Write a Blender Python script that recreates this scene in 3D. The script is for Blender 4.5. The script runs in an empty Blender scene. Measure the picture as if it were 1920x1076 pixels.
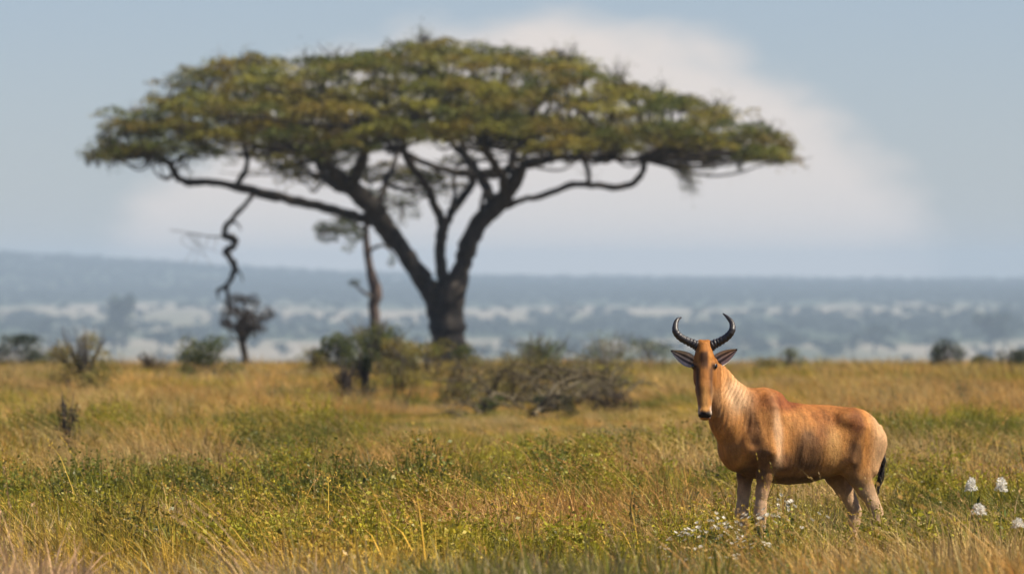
import bpy, math, random
import numpy as np
from mathutils import Vector

R = np.random.default_rng(7)
random.seed(7)
SC = bpy.context.scene
COL = SC.collection
F = 16000.0          # focal length in 1920-wide pixels (300 mm lens)
HZ = 515.0           # row of eye level
CAMZ = 1.83

# ------------------------------------------------------------------ camera
cam_d = bpy.data.cameras.new('camera')
cam_d.sensor_width = 36.0
cam_d.lens = 300.0
cam_d.clip_start = 0.5
cam_d.clip_end = 60000.0
cam_d.dof.use_dof = True
cam_d.dof.focus_distance = 50.0
cam_d.dof.aperture_fstop = 5.9
cam_d.dof.aperture_blades = 9
cam = bpy.data.objects.new('camera', cam_d)
COL.objects.link(cam)
cam.location = (0, 0, CAMZ)
cam.rotation_euler = (math.radians(90) - math.atan((538.0 - HZ) / F), 0, 0)
SC.camera = cam

# ------------------------------------------------------------------ light
SUN_AZ = math.atan2(0.98, -0.17)      # from +Y towards +X
SUN_EL = math.radians(49)
sd = Vector((math.sin(SUN_AZ) * math.cos(SUN_EL), math.cos(SUN_AZ) * math.cos(SUN_EL), math.sin(SUN_EL)))
sl = bpy.data.lights.new('sun', 'SUN')
sl.energy = 5.0
sl.angle = math.radians(0.6)
sl.color = (1.0, 0.90, 0.74)
sun = bpy.data.objects.new('sun', sl)
COL.objects.link(sun)
sun.rotation_euler = sd.to_track_quat('Z', 'Y').to_euler()
sun.location = (40, -20, 60)

W = bpy.data.worlds.new('World')
SC.world = W
W.use_nodes = True
wn, wl = W.node_tree.nodes, W.node_tree.links
wn.clear()
wo = wn.new('ShaderNodeOutputWorld')
bg = wn.new('ShaderNodeBackground')
bg.inputs['Strength'].default_value = 0.058
sky = wn.new('ShaderNodeTexSky')
sky.sky_type = 'NISHITA'
sky.sun_disc = False
sky.sun_elevation = SUN_EL
sky.sun_rotation = SUN_AZ
sky.altitude = 1600
sky.air_density = 1.0
sky.dust_density = 0.4
sky.ozone_density = 1.5
# a soft bank of pale cloud standing over the far plain
tc = wn.new('ShaderNodeTexCoord')
sx = wn.new('ShaderNodeSeparateXYZ')
wl.new(tc.outputs['Generated'], sx.inputs[0])
def wmath(op, a, b=None, c=None):
    n = wn.new('ShaderNodeMath'); n.operation = op
    for i, v in enumerate((a, b, c)):
        if v is None: continue
        if isinstance(v, (int, float)): n.inputs[i].default_value = v
        else: wl.new(v, n.inputs[i])
    return n.outputs[0]
mp = wn.new('ShaderNodeMapping'); mp.inputs['Scale'].default_value = (55, 55, 90)
wl.new(tc.outputs['Generated'], mp.inputs['Vector'])
nz = wn.new('ShaderNodeTexNoise'); nz.inputs['Scale'].default_value = 1.0; nz.inputs['Detail'].default_value = 6.0
wl.new(mp.outputs[0], nz.inputs['Vector'])
def blob(cx, cz, rx, rz):
    a = wmath('DIVIDE', wmath('SUBTRACT', sx.outputs[0], cx), rx)
    b = wmath('DIVIDE', wmath('SUBTRACT', sx.outputs[2], cz), rz)
    return wmath('SUBTRACT', 1.0, wmath('ADD', wmath('MULTIPLY', a, a), wmath('MULTIPLY', b, b)))
m1 = blob(30 / F, -60 / F, 790 / F, 560 / F)
front = wmath('GREATER_THAN', sx.outputs[1], 0.0)
mm = wmath('ADD', m1, wmath('MULTIPLY', wmath('SUBTRACT', nz.outputs['Fac'], 0.5), .7))
rmp = wn.new('ShaderNodeMapRange'); rmp.interpolation_type = 'SMOOTHSTEP'
rmp.inputs[1].default_value = -0.06; rmp.inputs[2].default_value = 0.30
wl.new(mm, rmp.inputs[0])
mask = wmath('MULTIPLY', rmp.outputs[0], front)
# thin high cloud elsewhere in the sky
nz2 = wn.new('ShaderNodeTexNoise'); nz2.inputs['Scale'].default_value = 3.0; nz2.inputs['Detail'].default_value = 5.0
wl.new(tc.outputs['Generated'], nz2.inputs['Vector'])
mix = wn.new('ShaderNodeMixRGB')
wl.new(mask, mix.inputs[0])
tint = wn.new('ShaderNodeMixRGB'); tint.blend_type = 'MULTIPLY'; tint.inputs[0].default_value = 1.0
tint.inputs[2].default_value = (0.715, 0.755, 0.975, 1)
wl.new(sky.outputs[0], tint.inputs[1])
wl.new(tint.outputs[0], mix.inputs[1])
mix.inputs[2].default_value = (8.1, 7.4, 6.95, 1)
wl.new(mix.outputs[0], bg.inputs['Color'])
wl.new(bg.outputs[0], wo.inputs[0])

vs = SC.view_settings
vs.view_transform = 'Standard'
vs.look = 'None'
vs.exposure = 0.78
vs.gamma = 1.0
vs.use_curve_mapping = False
SC.render.engine = 'CYCLES'
SC.cycles.use_denoising = True
SC.cycles.max_bounces = 8
SC.cycles.diffuse_bounces = 3
SC.cycles.transparent_max_bounces = 8
SC.cycles.volume_bounces = 0

# ------------------------------------------------------------------ helpers
def tag(o, label=None, cat=None, group=None, kind=None):
    if label: o['label'] = label
    if cat: o['category'] = cat
    if group: o['group'] = group
    if kind: o['kind'] = kind
    return o

def empty(name, loc, rz=0.0):
    o = bpy.data.objects.new(name, None)
    COL.objects.link(o)
    o.location = loc
    o.rotation_euler = (0, 0, rz)
    o.empty_display_size = 0.2
    return o

def mesh_obj(name, verts, faces, mat, parent=None, smooth=True, attrs=None, link=True):
    """verts (N,3), faces (M,k) array or list of arrays of equal-k; one object"""
    me = bpy.data.meshes.new(name)
    V = np.asarray(verts, dtype=np.float32)
    if not isinstance(faces, list): faces = [faces]
    faces = [np.asarray(f, dtype=np.int32) for f in faces if len(f)]
    nl = sum(f.size for f in faces); nf = sum(len(f) for f in faces)
    me.vertices.add(len(V)); me.vertices.foreach_set('co', V.ravel())
    me.loops.add(nl); me.loops.foreach_set('vertex_index', np.concatenate([f.ravel() for f in faces]))
    me.polygons.add(nf)
    tot = np.concatenate([np.full(len(f), f.shape[1], dtype=np.int32) for f in faces])
    st = np.concatenate([[0], np.cumsum(tot)[:-1]]).astype(np.int32)
    me.polygons.foreach_set('loop_start', st)
    me.polygons.foreach_set('loop_total', tot)
    if smooth: me.polygons.foreach_set('use_smooth', np.ones(nf, dtype=bool))
    for k, a in (attrs or {}).items():
        a = np.asarray(a, dtype=np.float32)
        if a.ndim == 1:
            at = me.attributes.new(k, 'FLOAT', 'POINT'); at.data.foreach_set('value', a)
        else:
            if a.shape[1] == 3: a = np.hstack([a, np.ones((len(a), 1), np.float32)])
            at = me.attributes.new(k, 'FLOAT_COLOR', 'POINT'); at.data.foreach_set('color', a.ravel())
    me.update(); me.validate()
    if mat: me.materials.append(mat)
    o = bpy.data.objects.new(name, me)
    if link: COL.objects.link(o)
    if parent: o.parent = parent
    return o

def copy_tree(o, parent=None):
    c = o.copy(); COL.objects.link(c)
    if parent: c.parent = parent
    for ch in list(o.children): copy_tree(ch, c)
    return c

class Vnoise:
    def __init__(s, seed, n=64):
        s.n = n; s.g = np.random.default_rng(seed).random((n, n))
    def __call__(s, x, y, sc=1.0, octv=1):
        x = np.asarray(x, float) * sc; y = np.asarray(y, float) * sc
        out = 0; amp = 1; tot = 0
        for _ in range(octv):
            xi = np.floor(x).astype(int); yi = np.floor(y).astype(int)
            fx = x - xi; fy = y - yi
            fx = fx * fx * (3 - 2 * fx); fy = fy * fy * (3 - 2 * fy)
            n = s.n; g = s.g
            a = g[xi % n, yi % n]; b = g[(xi + 1) % n, yi % n]; c = g[xi % n, (yi + 1) % n]; d = g[(xi + 1) % n, (yi + 1) % n]
            out = out + amp * ((a * (1 - fx) + b * fx) * (1 - fy) + (c * (1 - fx) + d * fx) * fy)
            tot += amp; amp *= .5; x = x * 2.03 + 11.3; y = y * 2.03 + 5.7
        return out / tot
N1, N2, N3 = Vnoise(1), Vnoise(2), Vnoise(3)

def px(x, y, D):
    """the point at distance D that lies at this pixel of the photograph"""
    return np.array([(x - 960.0) / F * D, D, CAMZ - (y - HZ) / F * D])

def crom(P, n):
    """Catmull-Rom resample of polyline rows, n points per span"""
    P = np.asarray(P, float)
    Q = np.vstack([2 * P[0] - P[1], P, 2 * P[-1] - P[-2]])
    out = []
    for i in range(1, len(Q) - 2):
        t = np.linspace(0, 1, n, endpoint=False)[:, None]
        a, b, c, d = Q[i - 1], Q[i], Q[i + 1], Q[i + 2]
        out.append(.5 * ((2 * b) + (-a + c) * t + (2 * a - 5 * b + 4 * c - d) * t ** 2 + (-a + 3 * b - 3 * c + d) * t ** 3))
    out.append(P[-1:])
    return np.vstack(out)

def tube(P, rad, sides=8, cap=True, rough=0.0, rng=R):
    P = np.asarray(P, float); n = len(P)
    rad = np.broadcast_to(np.asarray(rad, float), (n,))
    T = np.gradient(P, axis=0); T /= np.linalg.norm(T, axis=1)[:, None] + 1e-9
    up = np.array([0.13, 1.0, 0.21]); up /= np.linalg.norm(up)
    A = np.cross(T, up); A /= np.linalg.norm(A, axis=1)[:, None] + 1e-9
    B = np.cross(T, A)
    th = np.linspace(0, 2 * np.pi, sides, endpoint=False)
    rr = rad[:, None] * (1 + rough * (rng.random((n, sides)) - .5))
    V = P[:, None, :] + rr[..., None] * (np.cos(th)[None, :, None] * A[:, None, :] + np.sin(th)[None, :, None] * B[:, None, :])
    V = V.reshape(-1, 3)
    i = np.arange(n - 1)[:, None] * sides; j = np.arange(sides)[None, :]; k = (j + 1) % sides
    Fq = np.stack([i + j, i + k, i + sides + k, i + sides + j], -1).reshape(-1, 4)
    return V, Fq

class Acc:
    """collects quads into one mesh"""
    def __init__(s): s.V = []; s.F = []; s.n = 0; s.A = []
    def add(s, V, Fq, a=None):
        s.V.append(V); s.F.append(np.asarray(Fq) + s.n); s.n += len(V)
        s.A.append(np.full(len(V), 0.5) if a is None else np.broadcast_to(a, (len(V),)))
    def tube(s, P, rad, sides=6, sm=0, rough=0.0):
        if sm:
            M = np.hstack([np.asarray(P, float), np.asarray(rad, float).reshape(-1, 1) * np.ones((len(P), 1))])
            M = crom(M, sm); P, rad = M[:, :3], np.abs(M[:, 3])
        s.add(*tube(P, rad, sides, rough=rough))
    def build(s, name, mat, parent=None, smooth=True, link=True):
        return mesh_obj(name, np.vstack(s.V), np.vstack(s.F), mat, parent, smooth, {'v': np.concatenate(s.A)}, link=link)

def leaf_quads(C, size, flat=0.4, rng=R, ratio=0.45, lean=None):
    """diamond leaves at centres C with random facing; flat=1 keeps them level"""
    n = len(C); size = np.broadcast_to(np.asarray(size, float), (n,))
    a = rng.normal(size=(n, 3)); a[:, 2] *= (1 - flat)
    if lean is not None: a += lean
    a /= np.linalg.norm(a, axis=1)[:, None] + 1e-9
    b = rng.normal(size=(n, 3)); b[:, 2] *= (1 - flat)
    b = np.cross(a, np.cross(b, a)); b /= np.linalg.norm(b, axis=1)[:, None] + 1e-9
    h = size[:, None] * .5
    V = np.stack([C - a * h, C - b * h * ratio, C + a * h, C + b * h * ratio], 1).reshape(-1, 3)
    Fq = np.arange(4 * n).reshape(-1, 4)
    return V, Fq

# ------------------------------------------------------------------ materials
def new_mat(name):
    m = bpy.data.materials.new(name); m.use_nodes = True
    nt = m.node_tree; nt.nodes.clear()
    out = nt.nodes.new('ShaderNodeOutputMaterial')
    return m, nt.nodes, nt.links, out

def ramp(nd, stops):
    r = nd.new('ShaderNodeValToRGB'); e = r.color_ramp.elements
    while len(e) > 1: e.remove(e[0])
    e[0].position = stops[0][0]; e[0].color = (*stops[0][1], 1)
    for p, c in stops[1:]:
        x = e.new(p); x.color = (*c, 1)
    return r

def bark_mat(name, c0, c1, scale=6.0, zs=0.25, bump=0.6):
    m, nd, lk, out = new_mat(name)
    bs = nd.new('ShaderNodeBsdfPrincipled'); bs.inputs['Roughness'].default_value = .9
    tc = nd.new('ShaderNodeTexCoord'); mp = nd.new('ShaderNodeMapping'); mp.inputs['Scale'].default_value = (scale, scale, scale * zs)
    lk.new(tc.outputs['Object'], mp.inputs[0])
    n = nd.new('ShaderNodeTexNoise'); n.inputs['Detail'].default_value = 6; n.inputs['Scale'].default_value = 1.5
    lk.new(mp.outputs[0], n.inputs['Vector'])
    r = ramp(nd, [(.3, c0), (.72, c1)]); lk.new(n.outputs['Fac'], r.inputs[0])
    lk.new(r.outputs[0], bs.inputs['Base Color'])
    b = nd.new('ShaderNodeBump'); b.inputs['Strength'].default_value = bump; b.inputs['Distance'].default_value = .05
    lk.new(n.outputs['Fac'], b.inputs['Height']); lk.new(b.outputs[0], bs.inputs['Normal'])
    lk.new(bs.outputs[0], out.inputs[0])
    return m

def leaf_mat(name, stops, patch=None, pscale=0.4, trans=0.25, inst=False, rough=.6):
    """colour from the per-leaf value 'v', plus broad patches of a second colour; inst: tint from the scattered point"""
    m, nd, lk, out = new_mat(name)
    at = nd.new('ShaderNodeAttribute'); at.attribute_name = 'v'
    r = ramp(nd, stops); lk.new(at.outputs['Fac'], r.inputs[0])
    c = r.outputs[0]
    if patch:
        g = nd.new('ShaderNodeNewGeometry'); n = nd.new('ShaderNodeTexNoise')
        n.inputs['Scale'].default_value = pscale; n.inputs['Detail'].default_value = 3
        lk.new(g.outputs['Position'], n.inputs['Vector'])
        mr = nd.new('ShaderNodeMapRange'); mr.inputs[1].default_value = .47; mr.inputs[2].default_value = .62
        lk.new(n.outputs['Fac'], mr.inputs[0])
        mx = nd.new('ShaderNodeMixRGB'); mx.inputs[2].default_value = (*patch, 1)
        mm = nd.new('ShaderNodeMath'); mm.operation = 'MULTIPLY'; mm.inputs[1].default_value = .75
        lk.new(mr.outputs[0], mm.inputs[0]); lk.new(mm.outputs[0], mx.inputs[0]); lk.new(c, mx.inputs[1]); c = mx.outputs[0]
    if inst:
        ia = nd.new('ShaderNodeAttribute'); ia.attribute_type = 'INSTANCER'; ia.attribute_name = 'tint'
        mx = nd.new('ShaderNodeMixRGB'); mx.blend_type = 'MULTIPLY'; mx.inputs[0].default_value = 1
        lk.new(ia.outputs['Color'], mx.inputs[1]); lk.new(c, mx.inputs[2]); c = mx.outputs[0]
    bs = nd.new('ShaderNodeBsdfPrincipled'); bs.inputs['Roughness'].default_value = rough
    bs.inputs['Specular IOR Level'].default_value = 0.25
    lk.new(c, bs.inputs['Base Color'])
    tr = nd.new('ShaderNodeBsdfTranslucent'); lk.new(c, tr.inputs[0])
    ms = nd.new('ShaderNodeMixShader'); ms.inputs[0].default_value = trans
    lk.new(bs.outputs[0], ms.inputs[1]); lk.new(tr.outputs[0], ms.inputs[2]); lk.new(ms.outputs[0], out.inputs[0])
    return m

def plain_mat(name, c, rough=.5, spec=.5, sheen=0):
    m, nd, lk, out = new_mat(name)
    bs = nd.new('ShaderNodeBsdfPrincipled'); bs.inputs['Roughness'].default_value = rough
    tc = nd.new('ShaderNodeTexCoord'); n = nd.new('ShaderNodeTexNoise'); n.inputs['Scale'].default_value = 30; n.inputs['Detail'].default_value = 3
    lk.new(tc.outputs['Object'], n.inputs['Vector'])
    r = ramp(nd, [(.3, tuple(x * .75 for x in c)), (.7, tuple(min(1, x * 1.15) for x in c))])
    lk.new(n.outputs['Fac'], r.inputs[0]); lk.new(r.outputs[0], bs.inputs['Base Color'])
    bs.inputs['Specular IOR Level'].default_value = spec
    lk.new(bs.outputs[0], out.inputs[0])
    return m

M_BARK = bark_mat('bark_dark', (.016, .013, .011), (.080, .064, .050))
M_BARK2 = bark_mat('bark_pinkish', (.022, .017, .015), (.13, .085, .065), 8)
M_TWIG = bark_mat('twig_grey', (.05, .045, .04), (.16, .14, .12), 12)
M_DEAD = bark_mat('dead_wood', (.030, .024, .012), (.15, .115, .055), 14)
M_CROWN = leaf_mat('acacia_leaves', [(0, (.030, .046, .011)), (.5, (.125, .140, .022)), (1, (.37, .33, .045))], patch=(.22, .145, .025), pscale=.5, trans=.15)
M_CROWN2 = leaf_mat('acacia_leaves_grey', [(0, (.035, .045, .018)), (1, (.10, .11, .045))])
M_BUSHG = leaf_mat('bush_leaves_green', [(0, (.035, .055, .014)), (1, (.15, .17, .040))], patch=(.19, .15, .035), pscale=1.2)
M_BUSHD = leaf_mat('bush_leaves_dark', [(0, (.012, .020, .008)), (1, (.040, .052, .016))])
M_BUSHO = leaf_mat('bush_leaves_olive', [(0, (.10, .085, .018)), (1, (.34, .255, .06))], patch=(.14, .16, .03), pscale=2.)
M_BUSHB = leaf_mat('bush_leaves_brown', [(0, (.028, .020, .016)), (1, (.085, .062, .045))])
M_FAR = leaf_mat('far_leaves', [(0, (.010, .020, .010)), (1, (.035, .055, .024))], trans=.1)
M_GRASS = leaf_mat('grass_blades', [(0, (.35, .35, .35)), (1, (1.6, 1.55, 1.4))], inst=True, trans=.3)
M_HERB = leaf_mat('herb_leaves', [(0, (.5, .55, .5)), (1, (1.4, 1.4, 1.3))], inst=True, trans=.3, rough=.45)

# ------------------------------------------------------------------ ground: one sheet to the horizon
def hz(x, y):
    x = np.asarray(x, float); y = np.asarray(y, float)
    z = np.interp(y, [-60, 20, 31, 40, 49, 62, 170, 262, 1000, 3700, 4500, 6500, 9000, 12000, 12700, 16000],
                  [.2, .42, .39, .22, .03, 0.0, -.33, -1.15, -13, -46, -47, -35.5, -24, -10, -11, -55])
    near = np.clip(1 - y / 400, 0, 1)
    z = z + near * ((N1(x, y, .09, 2) - .5) * .22 + (N2(x, y, .35) - .5) * .06)
    far = np.clip((y - 3700) / 2500, 0, 1)
    z = z + far * (N3(x, y, 1 / 900., 2) - .5) * 7
    # long low hill that closes the plain on one side
    hill = 43 * np.exp(-((x + 900) / 520) ** 2) * np.exp(-((y - 12000) / 1700) ** 2)
    return z + hill

ys = np.concatenate([np.linspace(-60, 30, 10, endpoint=False), np.linspace(30, 200, 170, endpoint=False), np.geomspace(200, 3700, 50, endpoint=False),
                     np.linspace(3700, 13200, 150, endpoint=False), np.linspace(13200, 15500, 8)])
ss = np.linspace(-1, 1, 181)
hw = 90 + np.maximum(ys, 0) * .30
GX = ss[None, :] * hw[:, None]; GX = GX * (0.25 + 0.75 * np.abs(ss)[None, :])
GY = np.repeat(ys[:, None], len(ss), 1)
GZ = hz(GX, GY)
nR, nC = GX.shape
i = np.arange(nR - 1)[:, None] * nC; j = np.arange(nC - 1)[None, :]
GF = np.stack([i + j, i + j + 1, i + nC + j + 1, i + nC + j], -1).reshape(-1, 4)

def wood_cover(x, y):
    """0 open grassland .. 1 woodland, in the plain beyond the rise"""
    band = np.interp(y, [4200, 5300, 5750, 6500, 6900, 7900, 8500, 9300, 12600], [.28, .30, .74, .84, .24, .22, .68, .84, .95])
    nse = N2(x + 500, y * .22, 1 / 110., 4) - .5
    return np.clip(band + nse * 1.45, 0, 1)

gm, nd, lk, out = new_mat('savanna_ground')
bs = nd.new('ShaderNodeBsdfPrincipled'); bs.inputs['Roughness'].default_value = .95; bs.inputs['Specular IOR Level'].default_value = .1
tcg = nd.new('ShaderNodeTexCoord')
n1 = nd.new('ShaderNodeTexNoise'); n1.inputs['Scale'].default_value = .6; n1.inputs['Detail'].default_value = 8
lk.new(tcg.outputs['Object'], n1.inputs['Vector'])
rn = ramp(nd, [(.3, (.055, .050, .018)), (.5, (.13, .10, .035)), (.7, (.20, .135, .055))]); lk.new(n1.outputs['Fac'], rn.inputs[0])
af = nd.new('ShaderNodeAttribute'); af.attribute_name = 'wood'
n2 = nd.new('ShaderNodeTexNoise'); n2.inputs['Scale'].default_value = .02; n2.inputs['Detail'].default_value = 8
lk.new(tcg.outputs['Object'], n2.inputs['Vector'])
adn = nd.new('ShaderNodeMath'); adn.operation = 'MULTIPLY_ADD'; adn.inputs[1].default_value = .7; adn.inputs[2].default_value = -.35
lk.new(n2.outputs['Fac'], adn.inputs[0])
adw = nd.new('ShaderNodeMath'); adw.operation = 'ADD'; lk.new(adn.outputs[0], adw.inputs[0]); lk.new(af.outputs['Fac'], adw.inputs[1])
rf = ramp(nd, [(.18, (.28, .245, .19)), (.42, (.19, .18, .125)), (.62, (.050, .066, .034))]); lk.new(adw.outputs[0], rf.inputs[0])
aff = nd.new('ShaderNodeAttribute'); aff.attribute_name = 'far'
mxg = nd.new('ShaderNodeMixRGB'); lk.new(aff.outputs['Fac'], mxg.inputs[0]); lk.new(rn.outputs[0], mxg.inputs[1]); lk.new(rf.outputs[0], mxg.inputs[2])
lk.new(mxg.outputs[0], bs.inputs['Base Color'])
bp = nd.new('ShaderNodeBump'); bp.inputs['Strength'].default_value = .6; bp.inputs['Distance'].default_value = .1
lk.new(n1.outputs['Fac'], bp.inputs['Height']); lk.new(bp.outputs[0], bs.inputs['Normal'])
lk.new(bs.outputs[0], out.inputs[0])
gx, gy = GX.ravel(), GY.ravel()
ground = mesh_obj('ground', np.stack([gx, gy, GZ.ravel()], 1), GF, gm,
                  attrs={'wood': wood_cover(gx, gy), 'far': np.clip((gy - 400) / 400, 0, 1)})
tag(ground, 'grassy savanna ground falling away to a wide hazy plain', 'ground', kind='structure')

# ------------------------------------------------------------------ scatter by geometry nodes (only for what nobody can count)
def scatter(name, pts, rot, scl, tintc, protos, label, cat):
    me = bpy.data.meshes.new(name)
    me.vertices.add(len(pts)); me.vertices.foreach_set('co', np.asarray(pts, np.float32).ravel())
    a = me.attributes.new('rot', 'FLOAT_VECTOR', 'POINT'); a.data.foreach_set('vector', np.asarray(rot, np.float32).ravel())
    a = me.attributes.new('scl', 'FLOAT_VECTOR', 'POINT'); a.data.foreach_set('vector', np.asarray(scl, np.float32).ravel())
    a = me.attributes.new('tint', 'FLOAT_COLOR', 'POINT')
    a.data.foreach_set('color', np.hstack([tintc, np.ones((len(pts), 1))]).astype(np.float32).ravel())
    a = me.attributes.new('which', 'INT', 'POINT'); a.data.foreach_set('value', R.integers(0, len(protos), len(pts)).astype(np.int32))
    me.update()
    o = bpy.data.objects.new(name, me); COL.objects.link(o)
    g = bpy.data.node_groups.new(name + '_scatter', 'GeometryNodeTree')
    g.interface.new_socket('Geometry', in_out='INPUT', socket_type='NodeSocketGeometry')
    g.interface.new_socket('Geometry', in_out='OUTPUT', socket_type='NodeSocketGeometry')
    gi = g.nodes.new('NodeGroupInput'); go = g.nodes.new('NodeGroupOutput')
    join = g.nodes.new('GeometryNodeJoinGeometry')
    for p in reversed(protos):
        oi = g.nodes.new('GeometryNodeObjectInfo'); oi.inputs['Object'].default_value = p; oi.inputs['As Instance'].default_value = True
        g.links.new(oi.outputs['Geometry'], join.inputs[0])
    iop = g.nodes.new('GeometryNodeInstanceOnPoints')
    g.links.new(gi.outputs[0], iop.inputs['Points']); g.links.new(join.outputs[0], iop.inputs['Instance'])
    iop.inputs['Pick Instance'].default_value = True
    def na(nm, ty):
        n = g.nodes.new('GeometryNodeInputNamedAttribute'); n.data_type = ty; n.inputs['Name'].default_value = nm
        return n.outputs[0]
    g.links.new(na('which', 'INT'), iop.inputs['Instance Index'])
    er = g.nodes.new('FunctionNodeEulerToRotation'); g.links.new(na('rot', 'FLOAT_VECTOR'), er.inputs[0])
    g.links.new(er.outputs[0], iop.inputs['Rotation']); g.links.new(na('scl', 'FLOAT_VECTOR'), iop.inputs['Scale'])
    g.links.new(iop.outputs[0], go.inputs[0])
    md = o.modifiers.new('scatter', 'NODES'); md.node_group = g
    tag(o, label, cat, kind='stuff')
    return o

# ------------------------------------------------------------------ grass prototypes
def blades(n, rad, h0, h1, w, lean, seg=4, curl=.5, rng=R):
    a = rng.random(n) * 6.283; r = rad * np.sqrt(rng.random(n))
    base = np.stack([np.cos(a) * r, np.sin(a) * r, np.full(n, -.03)], 1)
    h = h0 + (h1 - h0) * rng.random(n) ** 1.3
    d = np.stack([np.cos(a), np.sin(a), np.zeros(n)], 1) * (.2 + .35 * rng.random(n))[:, None] + rng.normal(size=(n, 3)) * [.16, .16, 0]
    d[:, 0] -= lean
    t = np.linspace(0, 1, seg + 1)
    P = base[:, None, :] + h[:, None, None] * (t[None, :, None] * np.array([0, 0, 1.]) + d[:, None, :] * (t ** 1.6)[None, :, None])
    P[..., 2] -= (h * np.linalg.norm(d, axis=1) * curl)[:, None] * t ** 3
    ph = rng.random(n) * 6.283
    s = np.stack([np.cos(ph), np.sin(ph), np.zeros(n)], 1)
    wd = w * (.6 + .8 * rng.random(n))[:, None] * np.array([1, .95, .8, .55, .12])[:seg + 1][None, :]
    L = P - s[:, None, :] * wd[..., None] * .5; Rr = P + s[:, None, :] * wd[..., None] * .5
    V = np.stack([L, Rr], 2).reshape(n, -1, 3)
    k = np.arange(seg) * 2
    f = np.stack([k, k + 1, k + 3, k + 2], 1)
    Fq = (np.arange(n)[:, None, None] * (2 * (seg + 1)) + f[None]).reshape(-1, 4)
    v = np.repeat(rng.random(n), 2 * (seg + 1))
    return V.reshape(-1, 3), Fq, v, P

def proto_tuft(name, n, rad, h0, h1, w, lean, heads=0, curl=.5, hw=.006):
    A = Acc()
    V, Fq, v, P = blades(n, rad, h0, h1, w, lean, curl=curl); A.add(V, Fq, v)
    if heads:
        V, Fq, v, P = blades(heads, rad, h1 * .95, h1 * 1.5, w * .75, lean * 1.5, curl=.25)
        A.add(V, Fq, .5 + .5 * v)
        for b in range(heads):
            tip = P[b, -1]; dr = P[b, -1] - P[b, -2]; dr /= np.linalg.norm(dr)
            m = 14; tt = R.random(m) * 1.5
            C = tip[None] - dr[None] * (tt * .11)[:, None] + R.normal(size=(m, 3)) * hw * (.4 + tt)[:, None]
            V2, F2 = leaf_quads(C, .014, 0.1, ratio=.35, lean=dr * 2.2); A.add(V2, F2, .45 + .3 * R.random())
    return A.build(name, M_GRASS, link=False)

TUFT = [proto_tuft('grass_tuft', 85, .17, .12, .37, .0058, .32) for _ in range(4)]
STALK = [proto_tuft('stalk_tuft', 40, .14, .20, .44, .0055, .38, heads=4, hw=.004) for _ in range(4)]
LOWT = [proto_tuft('low_tuft', 95, .22, .10, .28, .008, .15) for _ in range(3)]
def proto_herb(name, h, rad, n):
    A = Acc()
    ns = 13
    for s_ in range(ns):
        a = R.random() * 6.283; q = rad * (.3 + .7 * R.random()); hh = h * (.6 + .5 * R.random())
        P = np.array([[0, 0, 0], [math.cos(a) * q * .5, math.sin(a) * q * .5, hh * .55], [math.cos(a) * q, math.sin(a) * q, hh]])
        P = crom(P, 4); A.tube(P, np.linspace(.005, .002, len(P)), 4)
        m = n // ns; t = R.random(m) ** .7
        C = np.stack([np.interp(t, np.linspace(0, 1, len(P)), P[:, k]) for k in range(3)], 1) + R.normal(size=(m, 3)) * .028
        V, Fq = leaf_quads(C, R.uniform(.014, .030, m), .35, ratio=.55); A.add(V, Fq, np.repeat(R.random(m), 4))
    return A.build(name, M_HERB, link=False)
HERB = [proto_herb('herb', .32, .15, 420) for _ in range(4)]

def scat_pts(y0, y1, dens, marg):
    area_n = []
    edges = np.geomspace(y0, y1, 30)
    for a, b in zip(edges[:-1], edges[1:]):
        hwid = .0625 * b + marg
        n = R.poisson(2 * hwid * (b - a) * dens)
        area_n.append(np.stack([R.uniform(-hwid, hwid, n), R.uniform(a, b, n)], 1))
    p = np.vstack(area_n)
    return p

def colours(p, table, zone):
    """pick a tint per tuft from broad, noise-shaped patches of ground cover"""
    c = np.array(table)[zone]
    v = (.70 + .60 * R.random((len(p), 1))) * (.72 + .62 * N3(p[:, 0], p[:, 1] * .5, 1.1, 2))[:, None]
    return np.clip(c * v * (1 + .04 * R.normal(size=(len(p), 3))), .005, .9)

def row(y, h=.38):   # picture row (1920 scale) of grass tops at this distance, for judging patches
    return HZ + F * (CAMZ - h) / y

GREEN = (.150, .150, .022); LIME = (.29, .245, .020); OLIVE = (.25, .195, .030); GOLD = (.43, .285, .045)
STRAW = (.40, .28, .11); RUST = (.42, .245, .070); PALE = (.42, .29, .14); PINK = (.40, .27, .16); GREY = (.26, .215, .10)
TAB = [GREEN, LIME, OLIVE, GOLD, STRAW, RUST, PALE, PINK, GREY]

def zones(p):
    x, y = p[:, 0], p[:, 1]
    n = len(p)
    rr = lambda k: k * (R.random(n) - .5)
    a = N1(x + 20, y * .6, .9, 3) + rr(.12); b = N2(x, y * .5 + 9, .55, 3) + rr(.10); c = N3(x + 3, y * .35, .35, 3) + rr(.12)
    wet = b + np.interp(y, [40, 46, 56, 70, 90, 120, 180], [-.05, .11, .09, .01, .02, -.03, -.07]) + .03 * np.sin(x * 1.3 + y * .2)
    z = np.full(n, 2)
    z = np.where(a > .55, 3, z); z = np.where(c > np.interp(y, [60, 100], [.54, .49]), 5, z); z = np.where(c < .38, 4, z)
    z = np.where(wet > .56, 0, z); z = np.where((wet > .56) & (a > .50), 1, z); z = np.where((wet < .44) & (a < .42), 8, z); z = np.where((wet < .46) & (a > .56), 4, z)
    front = y + .9 * np.sin(x * .9 + 1) + np.clip(x, -1, 2) * 1.3 + rr(1.5) < 43.3
    zf = np.where(a > .50, 7, 6); zf = np.where(b > .55, 3, zf); zf = np.where(c > .58, 8, zf); zf = np.where((x > -.6) & (b < .50), 0, zf); zf = np.where((x > 0) & (a > .56), 5, zf)
    return np.where(front, zf, z)

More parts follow.
